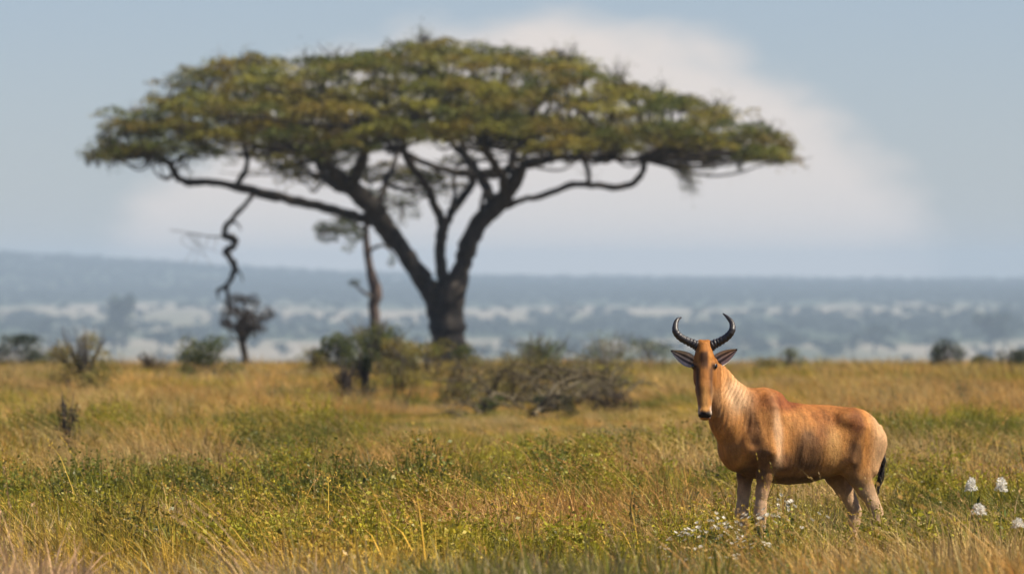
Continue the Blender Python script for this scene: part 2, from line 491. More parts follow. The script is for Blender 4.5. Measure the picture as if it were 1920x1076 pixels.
def field(name, y0, y1, dens, marg, protos, sc, keep, label, cat, wide=1.0, shift=0):
    p = scat_pts(y0, y1, dens, marg)
    z = zones(p)
    k = keep(p, z)
    p, z = p[k], z[k]
    d = np.hypot((p[:, 0] - 1.62) / .75, (p[:, 1] - 50.0) / .45)   # trampled where the animal stands
    k = d > .55
    p, z = p[k], z[k]
    n = len(p)
    Z = hz(p[:, 0], p[:, 1])
    s = sc * (.65 + .65 * R.random(n)) * (.45 + 1.15 * N2(p[:, 0] * 1.3, p[:, 1] * .7, 1.0, 2))
    rot = np.stack([R.normal(size=n) * .08, -.05 + R.normal(size=n) * .08, R.normal(size=n) * .7], 1)
    for cx, cy, rx, ry, f in ((.30, 112, 1.9, 26, .42), (-2.2, 118, 1.0, 14, .8), (-4.4, 82, .35, 6, .6), (-7.2, 138, .9, 14, .7)):   # grazed or bare spots
        e = np.clip(1.4 - np.hypot((p[:, 0] - cx * p[:, 1] / cy) / rx, (p[:, 1] - cy) / ry), 0, .4) / .4
        s = s * (1 - (1 - f) * e)
    S = np.stack([s * wide, s * wide, s], 1)
    return scatter(name, np.stack([p[:, 0], p[:, 1], Z], 1), rot, S, colours(p, TAB, z), protos, label, cat)

allk = lambda p, z: np.ones(len(p), bool)
field('grass', 34, 62, 26, 3.5, TUFT, .95, allk, 'tall mixed green and gold grass round the antelope', 'grass')
field('meadow_grass', 62, 185, 9.5, 4, TUFT, 1.0, allk, 'warm olive and gold grass of the middle field up to the rise', 'grass', wide=1.5)
field('ridge_grass', 185, 330, 2.2, 6, TUFT, 1.0, allk, 'dry grass on the far side of the rise around the trees', 'grass', wide=2.2)
field('undergrowth', 34, 80, 16, 3.5, LOWT, 1.1, allk, 'short matted grass filling the field floor', 'undergrowth')
field('dry_stalks', 35, 130, 5.5, 3.5, STALK, 1.0, lambda p, z: np.isin(z, (3, 4, 5, 6, 7, 2)), 'dry straw stalks with seed heads leaning in the breeze', 'dry grass')
field('leafy_herbs', 36, 100, 13, 3.5, HERB, .95, lambda p, z: np.isin(z, (0, 1, 3, 2)) & (R.random(len(p)) < np.where(z == 1, .95, .5)) & (N1(p[:, 0], p[:, 1] * .6, .8, 2) > .42), 'yellow green leafy herbs growing through the grass', 'herbs')

# ------------------------------------------------------------------ plants and trees
def leaf_cloud(C, rad, n, size, flat=.35, hollow=.3, rng=R):
    """leaves filled through an uneven ellipsoid"""
    d = rng.normal(size=(n, 3)); d /= np.linalg.norm(d, axis=1)[:, None]
    r = (hollow + (1 - hollow) * rng.random(n)) ** .6
    P = np.asarray(C)[None] + d * r[:, None] * np.asarray(rad)[None]
    return leaf_quads(P, rng.uniform(.6, 1.4, n) * size, flat, rng)

def shrub(name, x, y, D, wpx, hpx, mat, stem_mat, label, cat, group=None, n=2600, leaf=.06, clumps=26, twig=18, loose=.85, stem_r=None):
    """bush whose crown spans wpx by hpx with its base at row y"""
    k = D / F
    base = px(x, y, D); base[2] = float(hz(base[0], base[1]))
    top = px(x, y - hpx, D)[2]
    H = max(.3, top - base[2]); Wd = wpx * k
    t = empty(name, tuple(base))
    S = Acc(); L = Acc()
    for q in range(clumps):
        a = R.random() * 6.283; rr = math.sqrt(R.random()); hh = .10 + .84 * R.random()
        lim = math.sqrt(max(.05, 1 - max(0, hh - .35) ** 2 * 2.0))
        c = np.array([math.cos(a) * rr * Wd * .46 * lim, math.sin(a) * rr * Wd * .40 * lim, hh * H])
        P = np.array([[c[0] * .45 + R.normal() * .05, c[1] * .45 + R.normal() * .05, -.1], c * [.7, .7, .45] + R.normal(size=3) * .04 * H, c])
        r0 = stem_r or .012 * max(H, .8)
        S.tube(P, [r0, r0 * .7, r0 * .35], 5, sm=4)
        V, Fq = leaf_cloud(c, (Wd * .5 * loose * .36, Wd * .5 * loose * .36, H * .16), n // clumps, leaf)
        L.add(V, Fq, np.repeat(np.clip(R.random() * .5 + R.random(n // clumps) * .5, 0, 1), 4))
    for q in range(twig):
        a = R.random() * 6.283
        e = np.array([math.cos(a) * Wd * .5 * R.random(), math.sin(a) * Wd * .4 * R.random(), H * (.8 + .35 * R.random())])
        S.tube(np.array([e * [.3, .3, .5], e * [.7, .7, .8] + R.normal(size=3) * .03 * H, e]), [r0 * .8, r0 * .6, r0 * .25], 4, sm=3)
    L.build('foliage', mat, t, smooth=False); S.build('stem', stem_mat, t)
    tag(t, label, cat, group)
    return t

exec_parts = True
# ---- the great umbrella acacia
TD = 260.0; K = TD / F
tb = px(842, 697, TD); tb[2] = float(hz(tb[0], tb[1])) - .05
acacia = empty('umbrella_acacia_tree', tuple(tb))
tag(acacia, 'huge flat topped umbrella acacia spreading a wide layered crown over the grassland', 'tree')
def tp(x, y, dz=0.0):
    p = px(x, y, TD); p[1] += dz
    return p - tb
def limb(A, rows, sides=9, sm=4, rough=.16):
    M = crom(np.array([np.r_[tp(r[0], r[1], r[3] if len(r) > 3 else 0), r[2] * K * 1.02] for r in rows]), sm)
    M[1:-1, :3] += R.normal(size=(len(M) - 2, 3)) * np.clip(M[1:-1, 3:4], .02, .10) * .22
    rad_ = np.abs(M[:, 3]) * (1 + .07 * R.normal(size=len(M)).clip(-1.5, 1.5))
    A.tube(M[:, :3], rad_, sides, 0, rough)
T = Acc()
limb(T, [(842, 712, 46), (842, 690, 38), (842, 655, 33), (840, 620, 32), (838, 585, 31), (842, 548, 29), (852, 520, 24)], 14)
T.build('trunk', M_BARK, acacia)
SK = []      # skeleton samples for the crown's twigs
LIMBS = [
 [(826, 590, 22), (806, 548, 19), (786, 515, 18), (757, 472, 17), (727, 432, 18), (706, 400, 19, -.3), (690, 378, 18, -.6), (652, 345, 15, -1), (622, 318, 12, -1.5), (600, 285, 8, -2)],
 [(712, 412, 14), (672, 408, 10), (625, 393, 9, .3), (560, 379, 9, .5), (500, 365, 9, .6), (440, 350, 8, .6), (385, 341, 7, .5), (345, 341, 7, .4), (327, 326, 7, .4), (316, 306, 6, .2), (288, 291, 4), (245, 284, 3)],
 [(440, 350, 6, .6), (461, 318, 5, .4), (463, 290, 5), (452, 262, 4)],
 [(318, 308, 4), (350, 290, 4), (390, 275, 3)],
 [(697, 392, 16), (668, 362, 11, .6), (632, 347, 10, 1.2), (607, 332, 9, 1.8), (590, 300, 7, 2.5), (560, 280, 5, 3)],
 [(706, 395, 9, .3), (714, 372, 7, 1), (722, 345, 6, 1.6), (735, 310, 5, 2.4), (745, 280, 4, 3)],
 [(660, 352, 11, -1), (680, 310, 11, -2), (690, 275, 10, -3), (680, 240, 7, -4)],
 [(836, 560, 14), (829, 510, 12), (826, 470, 11), (829, 436, 11), (827, 415, 9), (815, 380, 8, -.4), (800, 350, 7, -.8), (778, 320, 7, -1.2), (762, 292, 8, -1.6), (757, 255, 6, -2)],
 [(829, 432, 9), (842, 405, 8), (860, 378, 8, .5), (882, 352, 8, .9), (886, 320, 7, 1.2), (872, 290, 7, 1.6), (862, 255, 5, 2.2)],
 [(845, 395, 4), (852, 360, 4, .5), (850, 320, 4, 1)],
 [(760, 290, 6, -1.6), (800, 308, 6, -1), (845, 322, 7, -.4), (885, 326, 9, .1), (925, 325, 10, .6), (960, 318, 9, .8)],
 [(852, 560, 20), (864, 505, 18), (878, 462, 17), (898, 420, 17), (926, 390, 18), (950, 362, 17, -.2), (968, 335, 14, -.5), (985, 312, 10, -.9), (1030, 300, 7, -1.4), (1090, 296, 6, -1.8), (1150, 300, 6, -2), (1195, 300, 5, -2), (1240, 280, 5, -2)],
 [(938, 388, 9), (970, 378, 6), (1010, 368, 6, .2), (1055, 353, 6, .3), (1098, 345, 6, .4), (1150, 350, 6, .5), (1190, 341, 6, .5), (1205, 322, 6, .4), (1212, 302, 6, .4), (1240, 289, 7, .3), (1275, 278, 6, .2), (1330, 268, 5), (1390, 262, 4), (1430, 258, 3)],
 [(1100, 345, 5, .4), (1104, 325, 4, .2), (1096, 306, 4), (1085, 290, 4)],
 [(1180, 303, 4, -2), (1205, 296, 4, -1.5), (1228, 275, 4, -1)],
 [(925, 392, 13), (915, 360, 10, .8), (900, 330, 9, 1.4), (880, 300, 8, 2), (850, 270, 6, 3)],
 [(945, 365, 12), (945, 335, 9, -.8), (925, 305, 8, -1.6), (905, 275, 6, -2.6)],
 [(968, 335, 10), (960, 300, 8, 1.4), (975, 265, 6, 3), (1000, 240, 5, 4.5)],
 [(905, 410, 6), (902, 385, 4, -.3), (908, 360, 3, -.6)],
]
Bm = Acc()
for q, L in enumerate(LIMBS):
    o = Acc(); limb(o, L, 12 if L[0][2] > 9 else 8, 4)
    o.build('limb', M_BARK, acacia)
    for r in L[1:]:
        SK.append(np.r_[tp(r[0], r[1], r[3] if len(r) > 3 else 0), r[2] * K])
SK = np.array(SK)
# torn dead branch hanging under the crown
o = Acc()
limb(o, [(473, 364, 5, .5), (458, 383, 4.5, .4), (440, 405, 5, .3), (424, 424, 6, .3), (421, 441, 6, .2), (437, 450, 7.5, .2), (438, 462, 5, .3), (424, 470, 8, .3), (430, 482, 5, .2), (440, 497, 7, .2), (436, 515, 5, .2), (424, 534, 4.5, .2), (404, 546, 2, .2)], 7)
limb(o, [(432, 412, 3, .2), (446, 420, 2), (452, 432, 1)], 5, 3)
limb(o, [(437, 500, 3, .2), (450, 512, 2), (455, 528, 1)], 5, 3)
limb(o, [(414, 540, 3, .2), (408, 552, 2), (411, 562, 1)], 5, 3)
limb(o, [(424, 532, 4, .2), (427, 555, 4, .2), (429, 590, 3, .2)], 6)
limb(o, [(420, 444, 1.6, .2), (392, 443, 1.2), (350, 436, .9), (318, 431, .6)], 5)
for q in range(7):
    x0 = 352 + R.random() * 60
    limb(o, [(x0, 436 + (x0 - 350) * .1, .7), (x0 + R.normal() * 8, 450 + R.random() * 10, .5), (x0 + 8 + R.normal() * 16, 465 + R.random() * 38, .3)], 4, 3)
o.build('dead_branch', M_BARK, acacia)

# crown: a dome of flattened leaf clumps
xs_t = [165, 185, 230, 300, 400, 480, 560, 640, 720, 790, 880, 960, 1050, 1130, 1200, 1280, 1340, 1400, 1450, 1495]
yt = [302, 262, 222, 192, 122, 112, 120, 108, 100, 88, 96, 104, 114, 140, 168, 192, 206, 246, 258, 270]
yb = [304, 300, 296, 296, 284, 280, 290, 295, 285, 282, 275, 280, 290, 292, 282, 276, 280, 298, 312, 285]
XL, XR = 168.0, 1492.0
clumps = []
xc0, hw0 = 828.0, 662.0
tries = 0
while len(clumps) < 400 and tries < 30000:
    tries += 1
    x = R.uniform(XL + 34, XR - 26); s = R.uniform(-1, 1)
    u = (x - xc0) / hw0
    ymax = 9.0 * math.sqrt(max(0.0, 1 - u * u)) + .35
    dy = s * ymax
    T_, B_ = np.interp(x, xs_t, yt), np.interp(x, xs_t, yb)
    f = math.sqrt(max(0, 1 - s * s * .96))
    topy = B_ - (B_ - T_) * f ** 1.15
    shell = R.random()
    depth = (B_ - topy) * (0 if shell < .62 else R.uniform(.15, .8)) + R.uniform(-2, 20)
    y = min(topy + depth, B_ - 4)
    r = R.uniform(.5, 1.4) * (1.0 if abs(u) < .85 else .72)
    c = tp(x, y, dy)
    if any(np.hypot(c[0] - d[0][0], c[1] - d[0][1]) < .62 * (r + d[1]) and abs(c[2] - d[0][2]) < .55 for d in clumps): continue
    clumps.append((c, r))
# lower storey hanging inside the crown
for x, y, dy, r in [(500, 305, 3, 1.0), (530, 325, 4, 1.1), (565, 338, 4, .9), (585, 310, 5, 1.2), (620, 300, 5, 1.1), (650, 325, 5, .9), (690, 335, 5, .9), (720, 318, 5, 1), (780, 340, 4, .9), (810, 335, 5, 1.0), (835, 350, 5, .8), (800, 362, 4, .6), (760, 330, 5, .9),
                    (860, 300, 5, .8), (1045, 285, 4, 1.0), (1075, 298, 3, .8), (1140, 285, 3, 1.), (400, 292, -2, .8), (270, 288, 0, .8), (210, 288, 0, .7), (1415, 292, 0, .8), (1350, 276, 1, .9), (1432, 298, 0, .6), (1458, 284, 0, .5), (1385, 292, .5, .7), (1440, 268, -.5, .7), (1466, 272, .5, .5), (185, 296, 0, .5), (205, 272, .6, .6), (1000, 282, 5, .8), (560, 300, -3, .9), (640, 285, -4, 1.0)]:
    clumps.append((tp(x, y, dy), r))
L = Acc(); S = Acc()
for c, r in clumps:
    n = int(570 * r * r) + 60
    a = R.random(n) * 6.283
    lob = 1 + .30 * np.sin(a * 3 + R.random() * 6) + .18 * np.sin(a * 5 + R.random() * 6)
    q = r * R.random(n) ** .55 * lob
    tilt = R.normal(size=2) * .10
    dx_, dy_ = np.cos(a) * q, np.sin(a) * q
    zz = .26 * r * (1 - (q / (r * 1.3)) ** 2) + tilt[0] * dx_ + tilt[1] * dy_ + .06 * np.sin(dx_ * 6 + R.random() * 6) + .06 * np.sin(dy_ * 6)
    zz -= R.random(n) ** 2 * .22
    P = c[None] + np.stack([dx_, dy_, zz], 1)
    V, Fq = leaf_quads(P, R.uniform(.07, .15, n), .7, ratio=.5)
    tone = R.random() ** 1.3 * .62
    L.add(V, Fq, np.repeat(np.clip(tone + R.random(n) * .4, 0, 1), 4))
    # twigs that carry the clump
    dd = np.linalg.norm((SK[:, :3] - c[None]) * [1, 1, 1.4], axis=1) + 40 * (SK[:, 2] > c[2] + .1)
    s0 = SK[np.argmin(dd)]
    mid = (s0[:3] + c) / 2 + R.normal(size=3) * .18 + [0, 0, -.15]
    if dd.min() < 7:
        r0 = min(.05, s0[3] * .7)
        S.tube(np.array([s0[:3], mid, c + [0, 0, .02]]), [r0, r0 * .75, .018], 5, sm=5)
        for q_ in range(4):
            e = c + np.array([R.normal() * r * .5, R.normal() * r * .5, .08])
            S.tube(np.array([c * .75 + mid * .25, (c + e) / 2 + [0, 0, -.05], e]), [.02, .014, .008], 4, sm=2)
# feathery spikes of the crown's rim and the bare shoots on top
for x, y, n, hh in [(790, 84, 11, 26), (750, 90, 5, 18), (900, 96, 5, 14), (1050, 110, 7, 20), (1070, 104, 3, 22), (570, 112, 4, 20), (480, 108, 5, 12), (410, 116, 6, 14), (1160, 142, 6, 24), (1240, 172, 6, 26), (1340, 202, 7, 20), (1440, 246, 8, 22), (1475, 272, 6, 16), (640, 100, 4, 16), (960, 100, 5, 12), (330, 176, 5, 16), (250, 212, 5, 16), (200, 240, 5, 14), (175, 290, 5, 12)]:
    for q in range(n):
        e = (x + R.normal() * 16, y - hh * R.uniform(.3, 1.1)); dz = R.uniform(-1.5, 1.5)
        P = np.array([tp(x + R.normal() * 8, y + 22, dz), tp((x + e[0]) / 2 + R.normal() * 4, (y + e[1]) / 2 + 8, dz), tp(e[0], e[1], dz)])
        S.tube(P, [.03, .022, .012], 4, sm=3)
        C = P[-1][None] + R.normal(size=(16, 3)) * [.16, .16, .16] + (P[1] - P[2])[None] * R.random((16, 1))
        V, Fq = leaf_quads(C, .09, .2); L.add(V, Fq, np.repeat(R.random(16) * .5, 4))
for (x0, y0, x1, y1, n) in [(1272, 288, 1297, 360, 620), (1262, 290, 1284, 335, 300), (1320, 300, 1332, 318, 90), (1375, 300, 1385, 326, 90), (345, 300, 352, 325, 50), (300, 296, 285, 312, 60), (220, 296, 205, 310, 60), (1100, 300, 1094, 330, 40)]:
    P = np.array([tp(x0, y0 - 8, 0), tp((x0 + x1) / 2 + 3, (y0 + y1) / 2, 0), tp(x1, y1, 0)])
    for q in range(4):
        P2 = P + R.normal(size=(3, 3)) * .12; S.tube(P2, [.02, .015, .006], 4, sm=3)
    t = R.random(n)
    C = np.stack([np.interp(t, [0, .5, 1], P[:, k]) for k in range(3)], 1) + R.normal(size=(n, 3)) * .16
    V, Fq = leaf_quads(C, .09, .1); L.add(V, Fq, np.repeat(R.random(n) * .5, 4))
crown = L.build('crown', M_CROWN, acacia, smooth=False)
S.build('twigs', M_BARK, acacia)

# ---- the slimmer acacia behind it
D2 = 300.0
b2 = px(706, 668, D2); b2[2] = float(hz(b2[0], b2[1])) - .05
t2 = empty('slender_acacia_tree', tuple(b2))
tag(t2, 'slender acacia with a pinkish crooked trunk standing behind the big umbrella tree', 'tree')
def tq(x, y, dz=0): 
    p = px(x, y, D2); p[1] += dz; return p - b2
k2 = D2 / F
o = Acc(); o.tube([tq(*a) for a in [(707, 720), (707, 660), (705, 618), (701, 575), (705, 548), (694, 505), (688, 465), (686, 430), (690, 400), (700, 375)]], [16 * k2, 12 * k2, 11 * k2, 10 * k2, 12 * k2, 8 * k2, 7 * k2, 6 * k2, 5 * k2, 4 * k2], 9, 6, .15)
o.build('trunk', M_BARK2, t2)
for pts in [[(688, 450), (660, 435), (630, 430), (600, 440)], [(686, 432), (650, 415), (620, 405)], [(690, 410), (715, 395), (745, 385), (780, 380)], [(702, 560), (680, 545), (662, 530)], [(750, 385), (755, 400), (750, 415)], [(690, 470), (720, 460), (740, 480)]]:
    o = Acc(); o.tube([tq(a[0], a[1], R.normal() * .6) for a in pts], np.linspace(4 * k2, 1.5 * k2, len(pts)), 5, 4); o.build('limb', M_BARK, t2)
L = Acc()
for x, y, w, h, n in [(640, 425, 34, 16, 420), (615, 440, 26, 18, 300), (665, 440, 22, 18, 260), (655, 410, 25, 10, 260), (655, 465, 14, 12, 60), (600, 425, 16, 12, 140), (735, 380, 30, 10, 110), (770, 395, 26, 18, 120), (740, 410, 26, 26, 110), (700, 365, 40, 14, 260), (760, 370, 30, 10, 140), (735, 490, 12, 12, 50), (665, 530, 14, 8, 70)]:
    c = tq(x, y, R.normal() * .8)
    V, Fq = leaf_cloud(c, (w * k2, w * k2, h * k2), n, .12, .2); L.add(V, Fq, np.repeat(R.random(n), 4))
L.build('crown', M_CROWN2, t2, smooth=False)

# ---- small dark tree
D3 = 235.0
b3 = px(463, 684, D3); b3[2] = float(hz(b3[0], b3[1])) - .05
t3 = empty('small_bare_tree', tuple(b3))
tag(t3, 'small leaning tree with a round dark brown twiggy crown', 'tree')
k3 = D3 / F
def tr(x, y, dz=0):
    p = px(x, y, D3); p[1] += dz; return p - b3
o = Acc(); o.tube([tr(*a) for a in [(468, 715), (463, 682), (457, 655), (452, 630), (454, 605), (460, 585)]], [8 * k3, 7 * k3, 7 * k3, 6 * k3, 5 * k3, 3 * k3], 8, 5, .1)
o.build('trunk', M_BARK, t3)
S = Acc(); L = Acc()
for q in range(42):
    a = R.random() * 6.283; rr = math.sqrt(R.random())
    e = (462 + math.cos(a) * rr * 48, 590 + math.sin(a) * rr * 38); dz = R.uniform(-.6, .6)
    s0 = tr(R.uniform(452, 460), R.uniform(600, 645)); e3 = tr(e[0], e[1], dz)
    S.tube(np.array([s0, (s0 + e3) / 2 + R.normal(size=3) * .08, e3]), [.025, .018, .008], 4, sm=3)
    V, Fq = leaf_cloud(e3, (.17, .17, .14), 110, .06, .1); L.add(V, Fq, np.repeat(R.random(110) * .5, 4))
S.build('twigs', M_BARK, t3); L.build('crown', M_BUSHB, t3, smooth=False)

# ---- shrubs along the rise
shrub('thorn_bush', 155, 716, 145, 140, 92, M_BUSHO, M_TWIG, 'ragged orange and olive thorn bush below the hill slope, on the field edge', 'bush', n=4200, leaf=.05, twig=40)
shrub('thorn_bush', 385, 700, 160, 130, 66, M_BUSHG, M_TWIG, 'olive green bush just before the small leaning tree', 'bush', n=3600, leaf=.05)
shrub('leafy_shrub', 705, 692, 160, 160, 82, M_BUSHG, M_TWIG, 'dense dark green shrub below the slender pinkish trunk', 'bush', n=8000, leaf=.05, clumps=60, loose=.55, twig=50)
shrub('leafy_shrub', 632, 690, 175, 90, 62, M_BUSHG, M_TWIG, 'green shrub with a paler top at the open side of the dense dark green shrub', 'bush', n=5000, leaf=.05)
shrub('thorn_bush', 800, 712, 145, 170, 72, M_BUSHO, M_TWIG, 'low brownish bush in front of the big trunk', 'bush', n=5200, leaf=.045)
shrub('thorn_bush', 880, 700, 160, 90, 50, M_BUSHG, M_TWIG, 'low grey green bush beside the foot of the big trunk', 'bush', n=3600, leaf=.045)
shrub('thorn_bush', 955, 752, 134, 240, 84, M_BUSHO, M_DEAD, 'twiggy yellow brown thorn bush rising behind the fallen branches', 'bush', n=5500, leaf=.035, twig=50, loose=.7, clumps=70, stem_r=.006)
shrub('thorn_bush', 1085, 752, 136, 230, 74, M_BUSHG, M_DEAD, 'thin straggling thorn bush nearer the antelope, behind the fallen branches', 'bush', n=4600, leaf=.035, twig=50, clumps=60, stem_r=.006, loose=.7)
shrub('leafy_shrub', 1145, 692, 188, 150, 66, M_BUSHG, M_TWIG, 'rounded dark green bush between the fallen branches and the antelope horns', 'bush', n=2400, leaf=.05)
shrub('leafy_shrub', 1222, 692, 198, 130, 56, M_BUSHG, M_TWIG, 'flat green bush just beyond the antelope ear', 'bush', n=2000, leaf=.05)
shrub('dark_bush', 1772, 698, 198, 84, 60, M_BUSHD, M_TWIG, 'small round blackish green bush alone on the skyline of the rise', 'bush', n=2200, leaf=.06)
shrub('dark_bush', 1905, 694, 195, 90, 44, M_BUSHD, M_TWIG, 'dark bush cut by the picture edge, beyond the antelope rump', 'bush', n=2200, leaf=.06)
shrub('dark_bush', 1838, 692, 205, 70, 26, M_BUSHG, M_TWIG, 'low spreading green bush between the two blackish bushes', 'bush', n=1400, leaf=.05)
shrub('dark_bush', 30, 690, 230, 150, 60, M_BUSHD, M_TWIG, 'long low black green thicket under the hill slope', 'bush', n=3600, leaf=.08, clumps=36)
shrub('dark_bush', 110, 688, 225, 90, 34, M_BUSHG, M_TWIG, 'low bush between the black green thicket and the orange thorn bush', 'bush', n=1600, leaf=.06)
shrub('thorn_bush', 1435, 698, 180, 90, 28, M_BUSHO, M_TWIG, 'low brown bush beyond the antelope neck', 'bush', n=1400, leaf=.045)
shrub('thorn_bush', 1480, 694, 190, 60, 40, M_BUSHG, M_TWIG, 'low green bush above the antelope back', 'bush', n=1200, leaf=.045)
shrub('dead_weed', 122, 815, 88, 66, 66, M_BUSHB, M_BARK, 'lone ragged dark brown weed in the open field', 'plant', n=460, leaf=.028, clumps=16, twig=10, loose=.6)
shrub('dark_shrub', 683, 722, 128, 62, 66, M_BUSHD, M_BARK, 'small nearly black bush in front of the dense green shrub', 'bush', n=1600, leaf=.035, clumps=16)
shrub('dark_shrub', 650, 722, 126, 70, 40, M_BUSHB, M_BARK, 'brown twiggy bush touching the nearly black bush', 'bush', n=900, leaf=.035, clumps=14, twig=26)
shrub('dark_shrub', 745, 722, 124, 90, 48, M_BUSHO, M_DEAD, 'brown green bush on the other side of the nearly black bush', 'bush', n=1100, leaf=.035, clumps=14, twig=26)
shrub('leafy_shrub', 1035, 790, 112, 100, 50, M_BUSHD, M_TWIG, 'dark green plant at the foot of the fallen branches', 'bush', n=2400, leaf=.03, clumps=12)
shrub('leafy_shrub', 915, 785, 116, 80, 40, M_BUSHG, M_TWIG, 'small green plant under the middle of the fallen branches', 'bush', n=1800, leaf=.03, clumps=10)
shrub('weed', 1192, 935, 47.5, 26, 50, M_BUSHG, M_BUSHD, 'single upright dark weed stem in the near grass before the antelope', 'plant', n=140, leaf=.018, clumps=5, twig=2, stem_r=.003)
shrub('weed', 1800, 748, 112, 64, 38, M_BUSHG, M_TWIG, 'small upright green weed in the field behind the antelope', 'plant', n=700, leaf=.03, clumps=20, loose=1.0, twig=4, stem_r=.004)

shrub('thorn_bush', 1010, 700, 150, 150, 66, M_BUSHG, M_DEAD, 'pale green feathery bush peeping over the top of the twiggy thorn bushes', 'bush', n=3600, leaf=.045, twig=40)
shrub('thorn_bush', 745, 700, 150, 90, 62, M_BUSHO, M_DEAD, 'olive bush between the dense dark green shrub and the big trunk', 'bush', n=2600, leaf=.045, twig=30)
shrub('thorn_bush', 290, 696, 175, 80, 34, M_BUSHB, M_DEAD, 'low brown scrub between the orange thorn bush and the olive green bush', 'bush', n=1500, leaf=.045, twig=20)
shrub('thorn_bush', 590, 696, 175, 80, 44, M_BUSHO, M_DEAD, 'low olive scrub on the open side of the green shrub with the paler top', 'bush', n=1700, leaf=.045, twig=20)
shrub('leafy_shrub', 850, 765, 128, 90, 48, M_BUSHG, M_DEAD, 'low green tangle at the outer end of the fallen branches', 'bush', n=1600, leaf=.035, clumps=30)
shrub('leafy_shrub', 1140, 785, 118, 110, 56, M_BUSHB, M_DEAD, 'low grey brown tangle at the antelope end of the fallen branches', 'bush', n=1600, leaf=.035, clumps=30, twig=30)
# ---- fallen thorn branches
FD = 112.0
fb = px(990, 760, FD); fb[2] = float(hz(fb[0], fb[1]))
def fallen(seed, x0, y0, x1, y1, arch, nb, label):
    r = np.random.default_rng(seed)
    def on_ground(x, y):      # the spot of field that shows at this pixel
        d = np.linspace(90, 200, 400); X = (x - 960) / F * d
        rw = HZ + F * (CAMZ - hz(X, d)) / d
        k = int(np.argmin(abs(rw - y))); return np.array([X[k], d[k], float(hz(X[k], d[k])) + .05])
    a = on_ground(x0, y0 + 20); b = on_ground(x1, y1 + 20); arch = arch * 1.0 + 10
    b[1] = a[1] + np.clip(b[1] - a[1], -9, 9); D = (a[1] + b[1]) / 2; b[2] = float(hz(b[0], b[1])) + .05
    base = (a + b) / 2; base[2] = float(hz(base[0], base[1]))
    m = [a + (b - a) * f + np.array([0, r.normal() * .15, arch * math.sin(f * math.pi) * D / F + r.normal() * .05]) for f in (0, .2, .4, .6, .8, 1)]
    P = np.array(m) - base
    o = Acc(); o.tube(P, np.linspace(.032, .010, 6), 7, 5, .2); Q = crom(P, 6)
    for q in range(nb):
        s = Q[r.integers(2, len(Q))]; an = r.uniform(-2.6, 2.6)
        l = r.uniform(.25, .8)
        e = s + np.array([math.sin(an) * l, r.normal() * .3, abs(math.cos(an)) * l * r.uniform(-.2, 1)])
        c = (s + e) / 2 + np.array([0, 0, r.uniform(.0, .2)])
        o.tube(np.array([s, c, e]), [.019, .013, .005], 5, 4)
        for w in range(3):
            e2 = c + r.normal(size=3) * [.22, .2, .14] + [0, 0, .05]
            o.tube(np.array([c, (c + e2) / 2 + r.normal(size=3) * .03, e2]), [.008, .006, .003], 4, 2)
    t = o.build('fallen_branch', M_DEAD); t.location = tuple(base)
    tag(t, label, 'branch', 'dead thorn branches lying in the field')
fallen(1, 810, 735, 930, 742, 26, 16, 'lowest outer dead bough, reaching furthest from the antelope')
fallen(2, 870, 770, 990, 735, 20, 18, 'dead bough slanting up towards the twiggy bush in the pile')
fallen(3, 930, 738, 1060, 748, 40, 22, 'arched dead bough in the middle of the thorn pile')
fallen(4, 1020, 755, 1165, 740, 38, 20, 'dead bough bending down on the antelope side of the pile')
fallen(5, 1080, 745, 1185, 775, 26, 16, 'outermost dead bough with its tip in the grass nearest the antelope')
fallen(6, 1000, 778, 1085, 745, 44, 20, 'steep dead bough standing up out of the thorn pile')
fallen(7, 850, 730, 960, 755, 20, 16, 'thin dead bough lying before the low grey green bush')

# ------------------------------------------------------------------ far trees
def far_tree_proto(seed):
    r = np.random.default_rng(seed)
    A = Acc(); w = r.uniform(2.6, 4.6); h = r.uniform(4.5, 7.5)
    for q in range(9):
        a = r.random() * 6.283; rr = w * .62 * math.sqrt(r.random())
        c = np.array([math.cos(a) * rr, math.sin(a) * rr, h * r.uniform(.45, .88)])
        V, Fq = leaf_cloud(c, (w * .45, w * .45, h * .17), 46, 1.0, .4, rng=r); A.add(V, Fq, np.repeat(r.random(46), 4))
    Tn = Acc(); Tn.tube(np.array([[0, 0, -.5], [.1, 0, h * .3], [.2, .1, h * .75]]), [.35, .25, .12], 6, 3)
    return A, Tn
FT = []
for q in range(4):
    A, Tn = far_tree_proto(50 + q)
    cr = A.build('crown', M_FAR, smooth=False, link=False); tk = Tn.build('trunk', M_BARK, link=False)
    FT.append((cr, tk))
def far_copy(x, y, s, lb):
    cr, tk = FT[int(R.integers(0, 4))]
    e = empty('distant_tree', (x, y, float(hz(x, y)) - .1), R.random() * 6.28)
    e.scale = (s, s, s * R.uniform(.85, 1.35))
    for o in (cr, tk):
        c = o.copy(); COL.objects.link(c); c.parent = e
    tag(e, lb, 'tree', 'lone trees scattered on the open plain')
